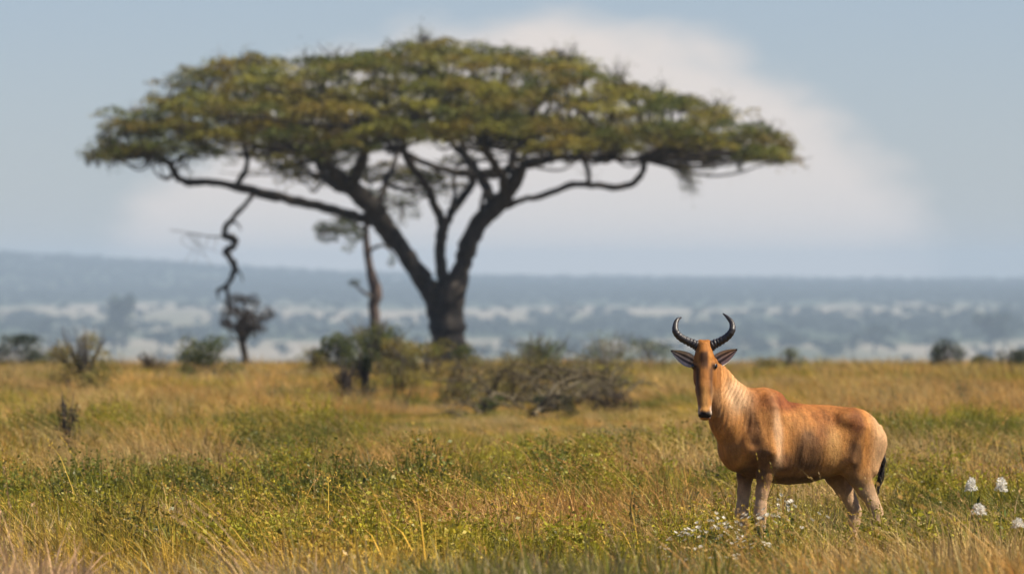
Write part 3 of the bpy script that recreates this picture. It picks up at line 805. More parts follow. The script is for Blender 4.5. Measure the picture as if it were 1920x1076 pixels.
FARL = [
 (1465, 625, 1.5, 'hazy tree on the plain above the antelope withers, taller than its neighbour'), (1545, 600, 1.3, 'small hazy tree on the plain straight above the antelope loin'),
 (1640, 650, 1.7, 'hazy tree close to the field edge directly above the antelope rump'), (1660, 600, 1.4, 'hazy tree higher up the plain above the antelope tail'),
 (1760, 600, 1.3, 'hazy tree on the plain well above the round blackish bush'), (1815, 600, 1.6, 'hazy tree far up the plain, above the gap between the two blackish bushes'),
 (1480, 655, 1.3, 'low hazy tree at the foot of the plain, over the antelope back'), (1860, 655, 2.4, 'widest hazy teal tree, low on the plain between the two blackish bushes'),
 (1885, 640, 2.0, 'hazy teal tree leaning over the widest one, near the picture edge'), (1740, 640, 1.2, 'small hazy tree just beside the round blackish bush, nearer the antelope'),
 (232, 640, 2.8, 'biggest hazy blue tree, standing clear beside the orange thorn bush'), (212, 655, 2.2, 'hazy blue tree half hidden by the orange thorn bush'),
 (300, 650, 1.8, 'hazy tree midway between the thorn bush and the small leaning tree'), (345, 645, 1.5, 'hazy tree rising behind the olive bush by the small leaning tree'),
 (530, 655, 1.0, 'tiny hazy tree just past the small leaning tree, towards the big trunk'), (1600, 655, 1.1, 'tiny hazy tree at the foot of the plain, above the middle of the antelope back'),
 (1400, 625, 1.2, 'hazy tree on the plain beside the antelope horn tip on the tail side'), (1010, 625, 1.2, 'hazy tree on the plain above the fallen branches'),
 (950, 640, 1., 'hazy tree on the plain between the big trunk and the fallen branches'), (1180, 640, .9, 'hazy tree on the plain above the rounded dark green bush'),
 (1905, 615, 1.3, 'small hazy tree highest up the plain at the picture edge'), (90, 625, 1.5, 'hazy tree on the plain above the black green thicket')]
for (x_, y_, s, lb) in FARL:
    # distance where the ground shows at that row
    d = np.linspace(3900, 6800, 600); X = (x_ - 960) / F * d
    rows = HZ + F * (CAMZ - hz(X, d)) / d
    k = int(np.argmin(abs(rows - (y_ + 14))))
    far_copy(X[k], d[k], s * 1.45, lb)
p = []
n = 26000
yy = R.uniform(4300, 12500, n); xx = R.uniform(-1, 1, n) * (.068 * yy + 250)
keep = R.random(n) < wood_cover(xx, yy) ** 2.2 * np.where(yy > 8500, .8, .5) + .004
xx, yy = xx[keep], yy[keep]; n = len(xx)
s = R.uniform(.7, 1.7, n)
# prototypes for the wood: crown only meshes
scatter('woodland', np.stack([xx, yy, hz(xx, yy) - .3], 1), np.stack([np.zeros(n), np.zeros(n), R.random(n) * 6.28], 1),
        np.stack([s * 1.3, s * 1.3, s], 1), np.ones((n, 3)), [f[0] for f in FT], 'far off belts of bluish woodland across the plain', 'woodland')

# ------------------------------------------------------------------ the hartebeest
AL = math.radians(25)
ax0 = (1500 - 960) / F * 50.0
G0 = float(hz(ax0, 50.0))
hart = empty('antelope', (ax0, 50.0, 0.0), math.pi + AL)
tag(hart, 'reddish tan antelope with curved ringed horns standing in grass, facing the viewer', 'antelope')

def smin(a, b, k):
    h = np.clip(.5 + .5 * (b - a) / k, 0, 1)
    return b * (1 - h) + a * h - k * h * (1 - h)

RES = 0.0058
lo = np.array([-.62, -.26, -.02]); hi = np.array([.80, .46, 1.50])
dims = np.ceil((hi - lo) / RES).astype(int)
gu = lo[0] + RES * np.arange(dims[0]); gv = lo[1] + RES * np.arange(dims[1]); gw = lo[2] + RES * np.arange(dims[2])
FLD = np.full(dims, 1.0, np.float32)

def region(c0, c1):
    s = []
    for k, g in enumerate((gu, gv, gw)):
        a = max(0, int((c0[k] - lo[k]) / RES)); b = min(dims[k], int((c1[k] - lo[k]) / RES) + 2)
        s.append(slice(a, b))
    return tuple(s), np.meshgrid(gu[s[0]], gv[s[1]], gw[s[2]], indexing='ij', sparse=True)

def put(fn, c0, c1, k, sub=False):
    pad = .08
    sl_, (U, V, Wc) = region(np.asarray(c0) - pad, np.asarray(c1) + pad)
    d = fn(U, V, Wc).astype(np.float32)
    cur = FLD[sl_]
    if sub: FLD[sl_] = -smin(-cur, d, k)
    else: FLD[sl_] = smin(cur, d, k)

def ell(c, r, k=.04, ax=None, sub=False):
    c = np.array(c, float); r = np.array(r, float)
    def fn(U, V, Wc):
        X, Y, Z = U - c[0], V - c[1], Wc - c[2]
        if ax is not None:
            X, Y, Z = (ax[0][0] * X + ax[0][1] * Y + ax[0][2] * Z, ax[1][0] * X + ax[1][1] * Y + ax[1][2] * Z, ax[2][0] * X + ax[2][1] * Y + ax[2][2] * Z)
        k0 = np.sqrt((X / r[0]) ** 2 + (Y / r[1]) ** 2 + (Z / r[2]) ** 2)
        k1 = np.sqrt((X / r[0] ** 2) ** 2 + (Y / r[1] ** 2) ** 2 + (Z / r[2] ** 2) ** 2) + 1e-6
        return k0 * (k0 - 1) / k1
    m = r.max(); put(fn, c - m, c + m, k, sub)

def cone(a, b, ra, rb, k=.03, sv=1.0, sdir=(0, 1, 0), sub=False):
    """tapered capsule; sv squeezes it along sdir"""
    a = np.array(a, float); b = np.array(b, float); ab = b - a; L2 = ab @ ab
    s_ = np.array(sdir, float); s_ /= np.linalg.norm(s_)
    def fn(U, V, Wc):
        X, Y, Z = U - a[0], V - a[1], Wc - a[2]
        t = np.clip((X * ab[0] + Y * ab[1] + Z * ab[2]) / L2, 0, 1)
        X, Y, Z = X - t * ab[0], Y - t * ab[1], Z - t * ab[2]
        if sv != 1.0:
            q = (X * s_[0] + Y * s_[1] + Z * s_[2]) * (1 / sv - 1)
            X, Y, Z = X + q * s_[0], Y + q * s_[1], Z + q * s_[2]
        return (np.sqrt(X * X + Y * Y + Z * Z) - (ra + (rb - ra) * t)) * min(1, .5 + .5 * sv)
    m = max(ra, rb); put(fn, np.minimum(a, b) - m, np.maximum(a, b) + m, k, sub)

def chain(pts, k=.02, sv=1.0, sdir=(0, 1, 0)):
    for p_, q_ in zip(pts[:-1], pts[1:]): cone(p_[:3], q_[:3], p_[3], q_[3], k, sv, sdir)

# torso as a lofted body
st = np.array([
 # u     top   bot   halfwidth
 [-.545, .86, .80, .020], [-.52, .925, .755, .075], [-.47, .985, .71, .118], [-.40, 1.022, .69, .148], [-.30, 1.052, .68, .165],
 [-.18, 1.066, .642, .185], [-.05, 1.070, .612, .200], [.08, 1.088, .602, .200], [.16, 1.122, .610, .186], [.235, 1.150, .625, .165],
 [.30, 1.140, .640, .150], [.36, 1.09, .655, .132], [.42, 1.02, .685, .112], [.465, .95, .725, .080], [.495, .88, .775, .030]])
def torso(U, V, Wc):
    t = np.interp(U, st[:, 0], st[:, 1]); b = np.interp(U, st[:, 0], st[:, 2]); w = np.interp(U, st[:, 0], st[:, 3])
    c = (t + b) * .5 - .02; h = (t - b) * .5
    zz = (Wc - c) / h
    zz = np.where(zz > 0, (Wc - c) / (t - c), (Wc - c) / (c - b))
    ww = w * (1 - .30 * np.clip(zz, 0, 1) ** 1.5 - .05 * np.clip(-zz, 0, 1))
    yy = V / ww
    q = (np.abs(yy) ** 2.15 + np.abs(zz) ** 2.15) ** (1 / 2.15)
    out = (q - 1) * np.minimum(w, h) * .9
    return np.where((U < st[0, 0]) | (U > st[-1, 0]), np.maximum(out, np.maximum(st[0, 0] - U, U - st[-1, 0])), out)
put(torso, (-.55, -.22, .58), (.5, .22, 1.17), .02)
# shoulder blade and forearm muscles, haunch
for s in (1, -1):
    cone((.24, s * .085, 1.08), (.335, s * .120, .84), .060, .085, .05, .62)
    cone((.335, s * .120, .84), (.255, s * .125, .745), .080, .062, .045, .8)
    ell((.20, s * .125, .80), (.085, .05, .11), .05)
    ell((-.30, s * .10, .93), (.13, .075, .12), .06)
    cone((-.36, s * .085, .88), (-.29, s * .110, .735), .125, .088, .05, .72)
    cone((-.45, s * .075, .85), (-.40, s * .095, .70), .075, .065, .05, .8)
    ell((-.235, s * .148, .985), (.05, .022, .03), .05)          # hip bone
for s in (1, -1):
    cone((.135, s * .232, .98), (.165, s * .236, .74), 0.046, .042, .05, sub=True)     # hollow behind the shoulder
    cone((-.215, s * .232, .90), (-.185, s * .225, .72), .050, .046, .05, sub=True)   # hollow of the flank
    cone((.375, s * .200, 1.05), (.400, s * .185, .86), .040, .035, .05, sub=True)    # between neck and shoulder
    cone((.235, s * .138, 1.05), (.290, s * .182, .80), .018, .024, .06)              # edge of the shoulder blade
    cone((-.33, s * .175, .93), (-.25, s * .185, .74), .022, .018, .04)
ell((.44, 0, .80), (.07, .085, .10), .05)
ell((.24, 0, 1.11), (.12, .05, .05), .05)
# front legs
def front_leg(s, du, dl=0):
    y = s * .098
    chain([(.265 + du, s * .120, .76, .070), (.285 + du, s * .108, .66, .048), (.298 + du, y, .56, .036), (.308 + du, y, .48, .033), (.312 + du, y, .43, .037),
           (.306 + du, y, .375, .027), (.300 + du, y, .25, .0215), (.298 + du, y, .155, .023), (.300 + du, y, .118, .029), (.318 + du, y, .065, .025)], .02, .85)
    cone((.318 + du, y, .060), (.345 + du, y, .018), .027, .034, .012)
front_leg(1, .0); front_leg(-1, .02)
def hind_leg(s, du):
    y = s * .105
    chain([(-.275 + du * .5, s * .115, .755, .098), (-.328 + du * .8, s * .112, .655, .072), (-.376 + du, y, .57, .049), (-.424 + du, y, .49, .035), (-.452 + du, y, .432, .036),
           (-.448 + du, y, .375, .031), (-.435 + du, y, .27, .0235), (-.425 + du, y, .16, .024), (-.418 + du, y, .12, .030), (-.398 + du, y, .065, .025)], .022, .72)
    cone((-.41 + du, y, .60), (-.470 + du, y, .452), .016, .012, .018)      # tendon to the hock
    cone((-.398 + du, y, .060), (-.372 + du, y, .018), .027, .034, .012)
hind_leg(1, 0); hind_leg(-1, .035)
# neck
chain([(.315, 0, .985, .146), (.40, .005, 1.045, .120), (.488, .02, 1.125, .092), (.555, .03, 1.21, .078), (.605, .03, 1.30, .058)], .05, .68)
chain([(.43, .01, .86, .095), (.50, .03, .97, .085), (.565, .045, 1.08, .070), (.60, .06, 1.17, .055)], .05, .8)
# tail root
chain([(-.520, 0, .930, .022), (-.545, .0, .89, .016), (-.556, .0, .82, .012), (-.546, 0, .74, .010), (-.528, 0, .67, .009)], .015)

# head frame: r = picture right, f = towards the viewer
rv = np.array([-math.cos(AL), math.sin(AL), 0]); fv = np.array([math.sin(AL), math.cos(AL), 0]); upv = np.array([0, 0, 1.])
H0 = np.array([.622, .035, 1.352]) - rv * .020
def hp(r, f, w): return H0 + rv * r + fv * f + upv * w
HA = [rv, fv, upv]
nrm = np.array([0, .17, -.30]); nrm /= np.linalg.norm(nrm)
ell(hp(0, .0, .005), (.052, .085, .066), .03, HA)
ell(hp(0, .0, .055), (.040, .050, .040), .03, HA)
cone(hp(0, .035, -.02), hp(0, .118, -.19), .057, .049, .03, .9, fv)
cone(hp(0, .118, -.19), hp(0, .180, -.322), .050, .036, .02, .9, fv)
cone(hp(0, -.02, -.10), hp(0, .105, -.27), .058, .034, .03)                 # jaw
ell(hp(0, .160, -.340), (.036, .036, .026), .02, HA)                       # lower lip
ell(hp(0, .195, -.322), (.041, .030, .028), .012, HA)                       # muzzle
for s in (1, -1):
    ell(hp(s * .050, .052, -.050), (.022, .032, .026), .015, HA)             # brow and eye socket
    ell(hp(s * .046, .05, -.115), (.018, .03, .05), .02, HA)                 # cheek
    cone(hp(s * .014, .0, .055), hp(s * .024, .0, .078), .026, .022, .02)  # horn pedicle
    ell(hp(s * .022, .222, -.312), (.009, .010, .013), .006, HA, sub=True)   # nostril
cone(hp(-.026, .205, -.342), hp(.026, .205, -.342), .004, .004, .003)

def surface_nets(Fd):
    nx, ny, nz = Fd.shape
    ins = Fd < 0
    c = [ins[dx:nx - 1 + dx, dy:ny - 1 + dy, dz:nz - 1 + dz] for dx in (0, 1) for dy in (0, 1) for dz in (0, 1)]
    sm_ = sum(x.astype(np.int8) for x in c)
    act = (sm_ > 0) & (sm_ < 8)
    idx = np.full(act.shape, -1, np.int64); I = np.argwhere(act); idx[act] = np.arange(len(I))
    acc = np.zeros((len(I), 3)); cnt = np.zeros(len(I))
    cor = [(dx, dy, dz) for dx in (0, 1) for dy in (0, 1) for dz in (0, 1)]
    for a in range(8):
        for b in range(a + 1, 8):
            d = np.array(cor[b]) - np.array(cor[a])
            if np.abs(d).sum() != 1: continue
            fa = Fd[I[:, 0] + cor[a][0], I[:, 1] + cor[a][1], I[:, 2] + cor[a][2]].astype(float)
            fb_ = Fd[I[:, 0] + cor[b][0], I[:, 1] + cor[b][1], I[:, 2] + cor[b][2]].astype(float)
            m = (fa < 0) != (fb_ < 0)
            t = np.where(m, fa / np.where(m, fa - fb_, 1), 0)
            acc += np.where(m[:, None], np.array(cor[a])[None] + t[:, None] * d[None], 0); cnt += m
    Vx = I + acc / cnt[:, None]
    quads = []
    for ax in range(3):
        o1, o2 = [(1, 2), (2, 0), (0, 1)][ax]
        e = np.zeros(3, int); e[ax] = 1
        sa = [slice(0, s) for s in Fd.shape]; sb = [slice(0, s) for s in Fd.shape]
        sa[ax] = slice(0, Fd.shape[ax] - 1); sb[ax] = slice(1, Fd.shape[ax])
        A_, B_ = ins[tuple(sa)], ins[tuple(sb)]
        E = np.argwhere(A_ != B_)
        ok = (E[:, o1] > 0) & (E[:, o2] > 0) & (E[:, o1] < idx.shape[o1]) & (E[:, o2] < idx.shape[o2])
        E = E[ok]
        d1 = np.zeros(3, int); d1[o1] = 1; d2 = np.zeros(3, int); d2[o2] = 1
        q = np.stack([idx[tuple((E - d1 - d2).T)], idx[tuple((E - d2).T)], idx[tuple(E.T)], idx[tuple((E - d1).T)]], 1)
        flip = ~A_[tuple(E.T)]
        q[flip] = q[flip][:, ::-1]
        quads.append(q)
    Q = np.vstack(quads)
    return Vx, Q[(Q >= 0).all(1)]

SV, SF = surface_nets(FLD)
SV = lo + SV * RES
# relax the surface a little
for it in range(3):
    acc = np.zeros_like(SV); cnt = np.zeros(len(SV))
    for a, b in ((0, 1), (1, 2), (2, 3), (3, 0)):
        np.add.at(acc, SF[:, a], SV[SF[:, b]]); np.add.at(cnt, SF[:, a], 1)
        np.add.at(acc, SF[:, b], SV[SF[:, a]]); np.add.at(cnt, SF[:, b], 1)
    SV = SV + .5 * (acc / np.maximum(cnt, 1)[:, None] - SV)
# vertex normals
fn_ = np.cross(SV[SF[:, 2]] - SV[SF[:, 0]], SV[SF[:, 3]] - SV[SF[:, 1]])
VN = np.zeros_like(SV)
for a in range(4): np.add.at(VN, SF[:, a], fn_)
VN /= np.linalg.norm(VN, axis=1)[:, None] + 1e-9
u, v, w = SV.T
# ribs and folds of skin
def sstep(x, a, b):
    t = np.clip((x - a) / (b - a), 0, 1); return t * t * (3 - 2 * t)
flank = sstep(u, -.22, -.12) * (1 - sstep(u, .12, .2)) * sstep(w, .66, .74) * (1 - sstep(w, .97, 1.03)) * (np.abs(v) > .05)
disp = .0011 * np.sin((u * 1.0 + w * .16) * 240 + 1.2 * np.sin(w * 13) + 3 * N1(u * 6, w * 6)) * flank * (.3 + N2(u * 5, w * 5))
nk = sstep(u, .33, .40) * (1 - sstep(u, .56, .60)) * sstep(w, .85, .95)
disp += .0026 * np.sin((u * .8 + (w - 1) * .35 + .012 * np.sin(w * 22)) * 260) * nk
disp += .0035 * (N1(u * 9 + 4, w * 9, 1, 3) - .5) * (w > .6) * (w < 1.2)
body_r = (u - H0[0]) * rv[0] + (v - H0[1]) * rv[1]; body_f = (u - H0[0]) * fv[0] + (v - H0[1]) * fv[1]; body_w = w - H0[2]
SV = SV + VN * disp[:, None]
# coat
nzc = N2(u * 14 + 3, w * 14 + v * 6, 1, 3)[:, None]
def C3(*c): return np.array(c)[None]
def mixc(c, d, m): return c * (1 - m[:, None]) + d * m[:, None]
coat = C3(.50, .220, .058) * (.88 + .24 * nzc)
coat = mixc(coat, C3(.60, .37, .19), .85 * sstep(-u, .34, .45) * (1 - .6 * sstep(w, .97, 1.05)))    # pale rump
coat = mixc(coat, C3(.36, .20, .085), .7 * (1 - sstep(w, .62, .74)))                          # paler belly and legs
coat = mixc(coat, C3(.33, .110, .024), .6 * sstep(w, 1.0, 1.08) * (u > -.45) * (u < .4))      # saddle
coat = mixc(coat, C3(.46, .245, .09), .6 * nk * (1 - sstep(v, -.02, .1)))
sp = sstep(N3(u * 7, w * 7, 1, 2), .50, .68)
coat = mixc(coat, C3(.22, .095, .028), .4 * sp * flank)
for (cu, cw, ru, rw, col, am) in [(.03, .80, .085, .11, (.13, .065, .028), .65), (-.06, .90, .05, .07, (.20, .075, .022), .45), (-.275, .965, .045, .07, (.19, .065, .022), .7), (-.27, .77, .04, .08, (.17, .085, .035), .6),  # coat markings mixed with painted-in shade of the flank and hip hollows
                                  (.20, .735, .07, .05, (.13, .06, .025), .7), (.375, .93, .035, .13, (.19, .085, .03), .5), (.235, .90, .030, .16, (.66, .40, .21), .55), (.47, 1.12, .09, .10, (.66, .42, .23), .4), (.34, .76, .05, .06, (.18, .085, .035), .6), (-.12, 1.0, .14, .05, (.30, .110, .028), .5), (.12, .615, .16, .035, (.10, .05, .022), .8), (-.08, .615, .14, .035, (.10, .05, .022), .8), (.36, .67, .06, .04, (.12, .06, .025), .7), (-.14, .82, .06, .10, (.46, .25, .085), .45), (.15, 1.09, .12, .05, (.24, .07, .02), .6)]:  # painted shade under elbow, chest and belly; painted highlights on shoulder and neck
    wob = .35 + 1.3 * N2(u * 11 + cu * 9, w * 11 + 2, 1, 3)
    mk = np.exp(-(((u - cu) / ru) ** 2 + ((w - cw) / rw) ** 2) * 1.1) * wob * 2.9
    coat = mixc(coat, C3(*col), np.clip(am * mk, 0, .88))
fl = N3(u * 26 + v * 8, w * 9, 1, 3)
coat = coat * (.66 + .68 * fl)[:, None]
lg = 1 - sstep(w, .50, .66)
coat = mixc(coat, C3(.60, .40, .24), .8 * lg.astype(float))
isH = (w > 1.0) & (body_f > -.10) & (u > .50) & (body_r < .16) & ((body_f + (body_w + .2) * -.0) > -.06) & (w > .995)
isH = isH & (np.abs(body_r) < .10) & (body_f > -.055 - .35 * (-body_w - .10).clip(0, 1) * -1)
hd = isH.astype(float)
face = C3(.33, .130, .028) * (.85 + .3 * nzc)
face = mixc(face, C3(.055, .025, .012), .9 * (1 - sstep(np.abs(body_r) + .012 * (nzc[:, 0] - .5), .018, .030)) * sstep(-body_w, -.045, -.02) * (1 - sstep(-body_w, .04, .085)))
face = mixc(face, C3(.50, .25, .07), .75 * np.exp(-((body_r) / .028) ** 2) * sstep(-body_w, .12, .22))
face = mixc(face, C3(.085, .038, .016), .9 * np.exp(-((np.abs(body_r) - .040) / .013) ** 2) * sstep(-body_w, .03, .08) * (1 - sstep(-body_w, .20, .27)))
face = mixc(face, C3(.50, .22, .05), .7 * np.exp(-((np.abs(body_r) - .037) / .009) ** 2) * sstep(-body_w, -.05, -.01) * (1 - sstep(-body_w, .04, .07)))
face = mixc(face, C3(.45, .27, .13), .5 * sstep(np.abs(body_r), .028, .045) * sstep(-body_w, .14, .24))
face = mixc(face, C3(.025, .018, .016), sstep(-body_w, .305, .322) * (body_f > .10))
face = mixc(face, C3(.66, .56, .45), (sstep(-body_w, .345, .350)) * (1 - sstep(body_f, .185, .200)) * (body_f > .10))
face = mixc(face, C3(.62, .50, .38), .8 * np.exp(-((np.abs(body_r) - .040) / .010) ** 2) * sstep(-body_w, .27, .30) * (1 - sstep(-body_w, .325, .335)) * (body_f > .10))
face = mixc(face, C3(.035, .018, .012), np.exp(-(((np.abs(body_r) - .055) / .016) ** 2 + ((body_w + .055) / .020) ** 2)))
coat = mixc(coat, face, hd)
tl = ((u < -.515) & (w < .84) & (np.abs(v) < .03) & (u < -.50 - (w - .66) * .25))
coat = mixc(coat, C3(.16, .08, .04), tl.astype(float))
coat = mixc(coat, C3(.02, .018, .016), (w < .055).astype(float))

# ears, joined to the same skin
def ear(s):
    base = hp(s * .050, -.012, -.040); tip = hp(s * .196, .000, .046 if s > 0 else .038)
    ax_ = tip - base; Ln = np.linalg.norm(ax_); ax_ /= Ln
    nr = fv + rv * .1 - ax_ * ((fv + rv * .1) @ ax_); nr /= np.linalg.norm(nr)
    sd_ = np.cross(ax_, nr)
    nu, nv = 22, 15
    outV, outC = [], []
    for layer in (0, 1):
        for a in range(nu):
            t = a / (nu - 1)
            wd = .035 * (np.sin(np.pi * (t ** .72)) ** .75) * (1 - .15 * t) + .012 * (1 - t)
            for b in range(nv):
                q = b / (nv - 1) * 2 - 1
                cup = -.030 * (1 - q * q) * math.sin(math.pi * min(1, t * .9 + .1))
                P_ = base + ax_ * (t * Ln) + sd_ * (q * wd) + nr * (cup + (.0 if layer == 0 else -.007 * (1 - q * q)) + .004)
                outV.append(P_)
                if layer == 0:
                    rim = abs(q) ** 3
                    cc = np.array([.62, .44, .31]) if t > .2 else np.array([.35, .2, .11])
                    st_ = .5 + .5 * math.cos(q * 9.5)
                    cc = cc * (.14 + .86 * st_) * (1.0 if t < .8 else .6) + np.array([.60, .50, .40]) * max(0, math.cos(q * 9.5)) * .9
                    cc = cc * (1 - rim) + np.array([.78, .70, .60]) * rim
                    if t > .93: cc = np.array([.05, .035, .03])
                else: cc = np.array([.45, .24, .11])
                outC.append(cc)
    outV = np.array(outV); fs = []
    for layer in (0, 1):
        for a in range(nu - 1):
            for b in range(nv - 1):
                k = layer * nu * nv + a * nv + b
                fs.append([k, k + 1, k + nv + 1, k + nv])
    for a in range(nu - 1):
        for b in (0, nv - 1):
            k = a * nv + b; fs.append([k, k + nv, k + nv + nu * nv, k + nu * nv])
    return outV, np.array(fs), np.array(outC)
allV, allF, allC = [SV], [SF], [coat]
nn = len(SV)
for s in (1, -1):
    ev, ef, ec = ear(s); allV.append(ev); allF.append(ef + nn); allC.append(ec); nn += len(ev)

fm, nd, lk, out = new_mat('antelope_coat')
bs = nd.new('ShaderNodeBsdfPrincipled'); bs.inputs['Roughness'].default_value = .6; bs.inputs['Specular IOR Level'].default_value = .15
bs.inputs['Sheen Weight'].default_value = .0; bs.inputs['Sheen Roughness'].default_value = .5
ca = nd.new('ShaderNodeAttribute'); ca.attribute_name = 'coat'
tcf = nd.new('ShaderNodeTexCoord'); mpf = nd.new('ShaderNodeMapping'); mpf.inputs['Scale'].default_value = (300, 300, 110)
lk.new(tcf.outputs['Object'], mpf.inputs[0])
nf = nd.new('ShaderNodeTexNoise'); nf.inputs['Scale'].default_value = 1; nf.inputs['Detail'].default_value = 4; lk.new(mpf.outputs[0], nf.inputs['Vector'])
mpg = nd.new('ShaderNodeMapping'); mpg.inputs['Scale'].default_value = (50, 50, 16); lk.new(tcf.outputs['Object'], mpg.inputs[0])
ng = nd.new('ShaderNodeTexNoise'); ng.inputs['Scale'].default_value = 1; ng.inputs['Detail'].default_value = 5; lk.new(mpg.outputs[0], ng.inputs['Vector'])
mrf = nd.new('ShaderNodeMapRange'); mrf.inputs[1].default_value = .3; mrf.inputs[2].default_value = .7; mrf.inputs[3].default_value = .80; mrf.inputs[4].default_value = 1.15
lk.new(ng.outputs['Fac'], mrf.inputs[0])
mxf = nd.new('ShaderNodeMixRGB'); mxf.blend_type = 'MULTIPLY'; mxf.inputs[0].default_value = 1
lk.new(ca.outputs['Color'], mxf.inputs[1]); lk.new(mrf.outputs[0], mxf.inputs[2]); lk.new(mxf.outputs[0], bs.inputs['Base Color'])
adf = nd.new('ShaderNodeMath'); adf.operation = 'ADD'; lk.new(nf.outputs['Fac'], adf.inputs[0]); lk.new(ng.outputs['Fac'], adf.inputs[1])
bf = nd.new('ShaderNodeBump'); bf.inputs['Strength'].default_value = .5; bf.inputs['Distance'].default_value = .008
lk.new(adf.outputs[0], bf.inputs['Height']); lk.new(bf.outputs[0], bs.inputs['Normal']); lk.new(bs.outputs[0], out.inputs[0])
# short coat hair lying back along the body
nh = 130000
q4 = SV[SF]; ar = np.linalg.norm(np.cross(q4[:, 2] - q4[:, 0], q4[:, 3] - q4[:, 1]), axis=1)
fi = R.choice(len(SF), nh, p=ar / ar.sum())
ab = R.random((nh, 2, 1))
qq = q4[fi]; root = (qq[:, 0] * (1 - ab[:, 0]) + qq[:, 1] * ab[:, 0]) * (1 - ab[:, 1]) + (qq[:, 3] * (1 - ab[:, 0]) + qq[:, 2] * ab[:, 0]) * ab[:, 1]
nm = VN[SF[fi, 0]]; hc = coat[SF[fi, 0]]
okh = (root[:, 2] > .08) & (hc.sum(1) > .12); root, nm, hc = root[okh], nm[okh], hc[okh]; nh = len(root)
flow = np.stack([-np.ones(nh), 0 * root[:, 0], np.where(root[:, 2] < .62, -2.5, -.45)], 1) + R.normal(size=(nh, 3)) * .30
onh = (root[:, 2] > 1.0) & (root[:, 0] > .56); flow[onh] = np.array([0, .1, -1.0]) + R.normal(size=(onh.sum(), 3)) * .25
flow -= nm * (flow * nm).sum(1)[:, None]; flow /= np.linalg.norm(flow, axis=1)[:, None] + 1e-9
ln = R.uniform(.009, .017, nh) * np.where(onh, .55, 1.0)
lift = R.uniform(.10, .32, nh)
sdv = np.cross(flow, nm)
root = root - nm * .0006
hv = np.stack([root - sdv * .0010, root + sdv * .0010, root + (flow + nm * lift[:, None]) * ln[:, None]], 1).reshape(-1, 3)
hcol = hc * R.uniform(.62, 1.42, (nh, 1)) * (1 + .06 * R.normal(size=(nh, 3)))
mesh_obj('coat_hair', hv, np.arange(nh * 3).reshape(-1, 3), fm, hart, False, {'coat': np.repeat(np.clip(hcol, .004, .9), 3, 0)})
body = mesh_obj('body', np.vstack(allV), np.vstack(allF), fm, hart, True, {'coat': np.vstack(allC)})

# horns
M_HORN = plain_mat('horn', (.035, .030, .030), .45)
def horn(pts, sgn):
    P = np.array([H0 + rv * ((x - 1320) / 320.) + upv * ((1100 - y) / 320. - H0[2]) + fv * f for x, y, f, r in pts])
    M = crom(np.hstack([P, np.array([[q[3]] for q in pts])]), 14)
    n = len(M); t = np.linspace(0, 1, n)
    rr = M[:, 3] * (1 + .10 * np.sin(t * 100) * np.clip(1.15 - t * 1.35, 0, 1) * np.clip(t * 10, 0, 1))
    Vh, Fh = tube(M[:, :3], rr, 14)
    o = mesh_obj('horn', Vh, Fh, M_HORN, hart)
    return o
horn([(1314, 653, .00, .029), (1304, 645, .005, .028), (1291, 639, .01, .024), (1276, 631, .02, .022), (1267, 620, .025, .020), (1267, 607, .0, .016), (1271, 598, -.02, .011), (1278, 594, -.05, .004)], -1)
horn([(1328, 653, .00, .029), (1337, 645, .005, .028), (1349, 639, .01, .024), (1363, 630, .02, .022), (1372, 618, .025, .020), (1372, 605, .0, .016), (1365, 595, -.02, .011), (1356, 587, -.05, .004)], 1)
# eyes
M_EYE = plain_mat('eye', (.008, .006, .005), .08, .8)
for s in (-1, 1):
    A = Acc(); c = hp(s * .060, .062, -.054)
    th = np.linspace(0, np.pi, 9)[1:-1]; P = c[None] + np.stack([0 * th, 0 * th, np.cos(th) * .0180], 1)
    A.tube(P, np.sin(th) * .0180, 12)
    A.build('eye', M_EYE, hart)
# black tail tuft
M_TAIL = plain_mat('tail_hair', (.022, .014, .010), .6)
A = Acc()
for q in range(120):
    t0 = R.random(); b = np.array([-.552 + .030 * t0 + R.normal() * .004, R.normal() * .006, .80 - .15 * t0])
    l = R.uniform(.07, .14); e = b + [R.normal() * .006 + .016, R.normal() * .012, -l]
    c = (b + e) / 2 + [-.009 + R.normal() * .006, R.normal() * .008, 0]
    A.tube(np.array([b, c, e]), [.0022, .0022, .0008], 3, 3)
A.build('tail_tuft', M_TAIL, hart)

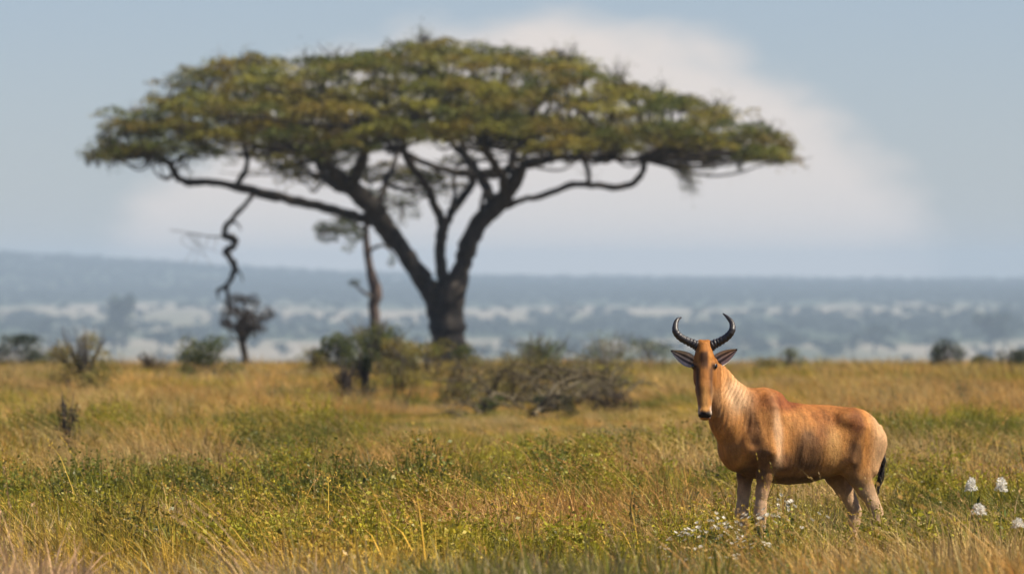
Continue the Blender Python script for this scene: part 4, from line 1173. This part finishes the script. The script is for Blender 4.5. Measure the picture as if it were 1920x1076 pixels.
# ------------------------------------------------------------------ white flowers
M_PETAL = leaf_mat('white_petals', [(0, (.42, .38, .28)), (1, (.80, .76, .66))], trans=.35)
M_BLOOM = leaf_mat('bloom_florets', [(0, (.80, .76, .66)), (1, (.90, .87, .80))], trans=.5)
M_STEM = leaf_mat('flower_stem', [(0, (.05, .08, .015)), (1, (.12, .16, .03))])
def flower_proto(kind, h):
    e = empty('white_flower' if kind == 0 else 'fluffy_white_bloom', (0, 0, 0))
    wv = .03 if kind == 0 else .006
    S = Acc(); P = np.array([[0, 0, -.05], [.01, .01, h * .5], [wv * R.normal(), wv * R.normal(), h]])
    S.tube(P, [.004, .003, .002], 4, sm=4)
    n = 24; C = crom(P, 8)[R.integers(4, 14, n)] + R.normal(size=(n, 3)) * .02
    V, Fq = leaf_quads(C, .035, .3); S.add(V, Fq, np.repeat(R.random(n), 4))
    S.build('stem', M_STEM, e)
    Bm_ = Acc(); tip = P[-1]
    if kind == 0:
        for hd_ in range(int(R.integers(2, 6))):
            tt = tip + R.normal(size=3) * [.03, .03, .022] * (hd_ > 0)
            for q in range(9):
                a = q / 9 * 6.283
                d = np.array([math.cos(a), math.sin(a), .5 + .5 * math.sin(a)]); sd_ = np.array([-math.sin(a), math.cos(a), 0])
                r0, w0 = .0145, .006
                V = np.array([tt, tt + d * r0 * .6 + sd_ * w0, tt + d * r0, tt + d * r0 * .6 - sd_ * w0])
                Bm_.add(V, [[0, 1, 2, 3]], R.random())
    else:
        m = 260; d = R.normal(size=(m, 3)); d /= np.linalg.norm(d, axis=1)[:, None]; d[:, 2] = np.abs(d[:, 2]) * 1.1 - .25
        V, Fq = leaf_quads(tip[None] + d * (.036 * R.random((m, 1)) ** .8) * [.95, .95, 1.25], .018, 0, ratio=.3, lean=d * 1.5); Bm_.add(V, Fq, np.repeat(R.random(m), 4))
    Bm_.build('blossom', M_PETAL if kind == 0 else M_BLOOM, e)
    return e
FP = [flower_proto(0, .34) for _ in range(4)]
spots = [(1268, 1000), (1272, 1004), (1260, 1012), (1290, 990), (1300, 995), (1303, 990), (1328, 997), (1345, 998), (1350, 982), (1357, 984), (1352, 978), (1361, 992), (1383, 967), (1386, 980), (1404, 973), (1428, 966), (1434, 969), (1462, 970), (1470, 969), (1482, 942), (1488, 944), (1478, 944),
         (1485, 991), (1364, 1008), (1371, 1012), (1428, 1018), (1433, 1021), (1415, 1027), (1305, 1027), (1252, 1022), (1256, 1030), (1272, 1050), (1280, 1050), (1285, 1052), (1440, 985), (1332, 974), (1397, 998), (1540, 965), (1316, 1046), (1360, 1048), (1395, 1042)]
for q, (x_, y_) in enumerate(spots):
    D = 46.6 - (y_ - 965) * .04 + R.uniform(-.5, .5)
    pt = px(x_, y_, D); g_ = float(hz(pt[0], pt[1])); hgt = pt[2] - g_
    src = FP[q % 4]
    o = src if q < 4 else copy_tree(src)
    o.location = (pt[0], pt[1], g_); o.rotation_euler = (0, 0, R.random() * 6.28)
    s = max(.6, hgt / .34); o.scale = (1, 1, s)
    tag(o, 'tiny white daisy like flower in the patch before the antelope forelegs', 'flower', 'small white flowers in the grass before the antelope')
BP = flower_proto(1, .40)
for q, (x_, y_, D, lb) in enumerate([(1820, 915, 46.5, 'fluffy white bloom standing highest in its cluster beyond the rump'), (1880, 915, 46.0, 'fluffy white bloom high up, nearest the picture edge'), (1836, 960, 45, 'biggest fluffy white bloom, below the highest one'), (1906, 985, 44.5, 'lowest fluffy white bloom, at the picture edge')]):
    pt = px(x_, y_, D); g_ = float(hz(pt[0], pt[1]))
    o = BP if q == 0 else copy_tree(BP)
    o.location = (pt[0], pt[1], g_); o.rotation_euler = (0, 0, q * 1.7); s = (pt[2] - g_) / .40
    o.scale = (1.25 if q == 2 else 1.05,) * 2 + (s,)
    tag(o, lb, 'flower', 'fluffy white blooms beyond the antelope rump')

# ------------------------------------------------------------------ air
hm, nd, lk, out = new_mat('haze_air')
pv = nd.new('ShaderNodeVolumePrincipled')
pv.inputs['Color'].default_value = (.58, .74, .90, 1)
pv.inputs['Density'].default_value = 1 / 9000.
pv.inputs['Anisotropy'].default_value = .0
lk.new(pv.outputs[0], out.inputs['Volume'])
gmin = float(GZ.min()) - 1.0; top = 42.0
X0 = 5200.0
cv = [(-X0, -70, gmin), (X0, -70, gmin), (X0, 15600, gmin), (-X0, 15600, gmin), (-X0, -70, top), (X0, -70, top), (X0, 15600, top), (-X0, 15600, top)]
hb = mesh_obj('haze', cv, np.array([[0, 3, 2, 1], [4, 5, 6, 7], [0, 1, 5, 4], [1, 2, 6, 5], [2, 3, 7, 6], [3, 0, 4, 7]]), hm, smooth=False)
tag(hb, 'thin bluish haze that fades the far plain', 'haze', kind='stuff')
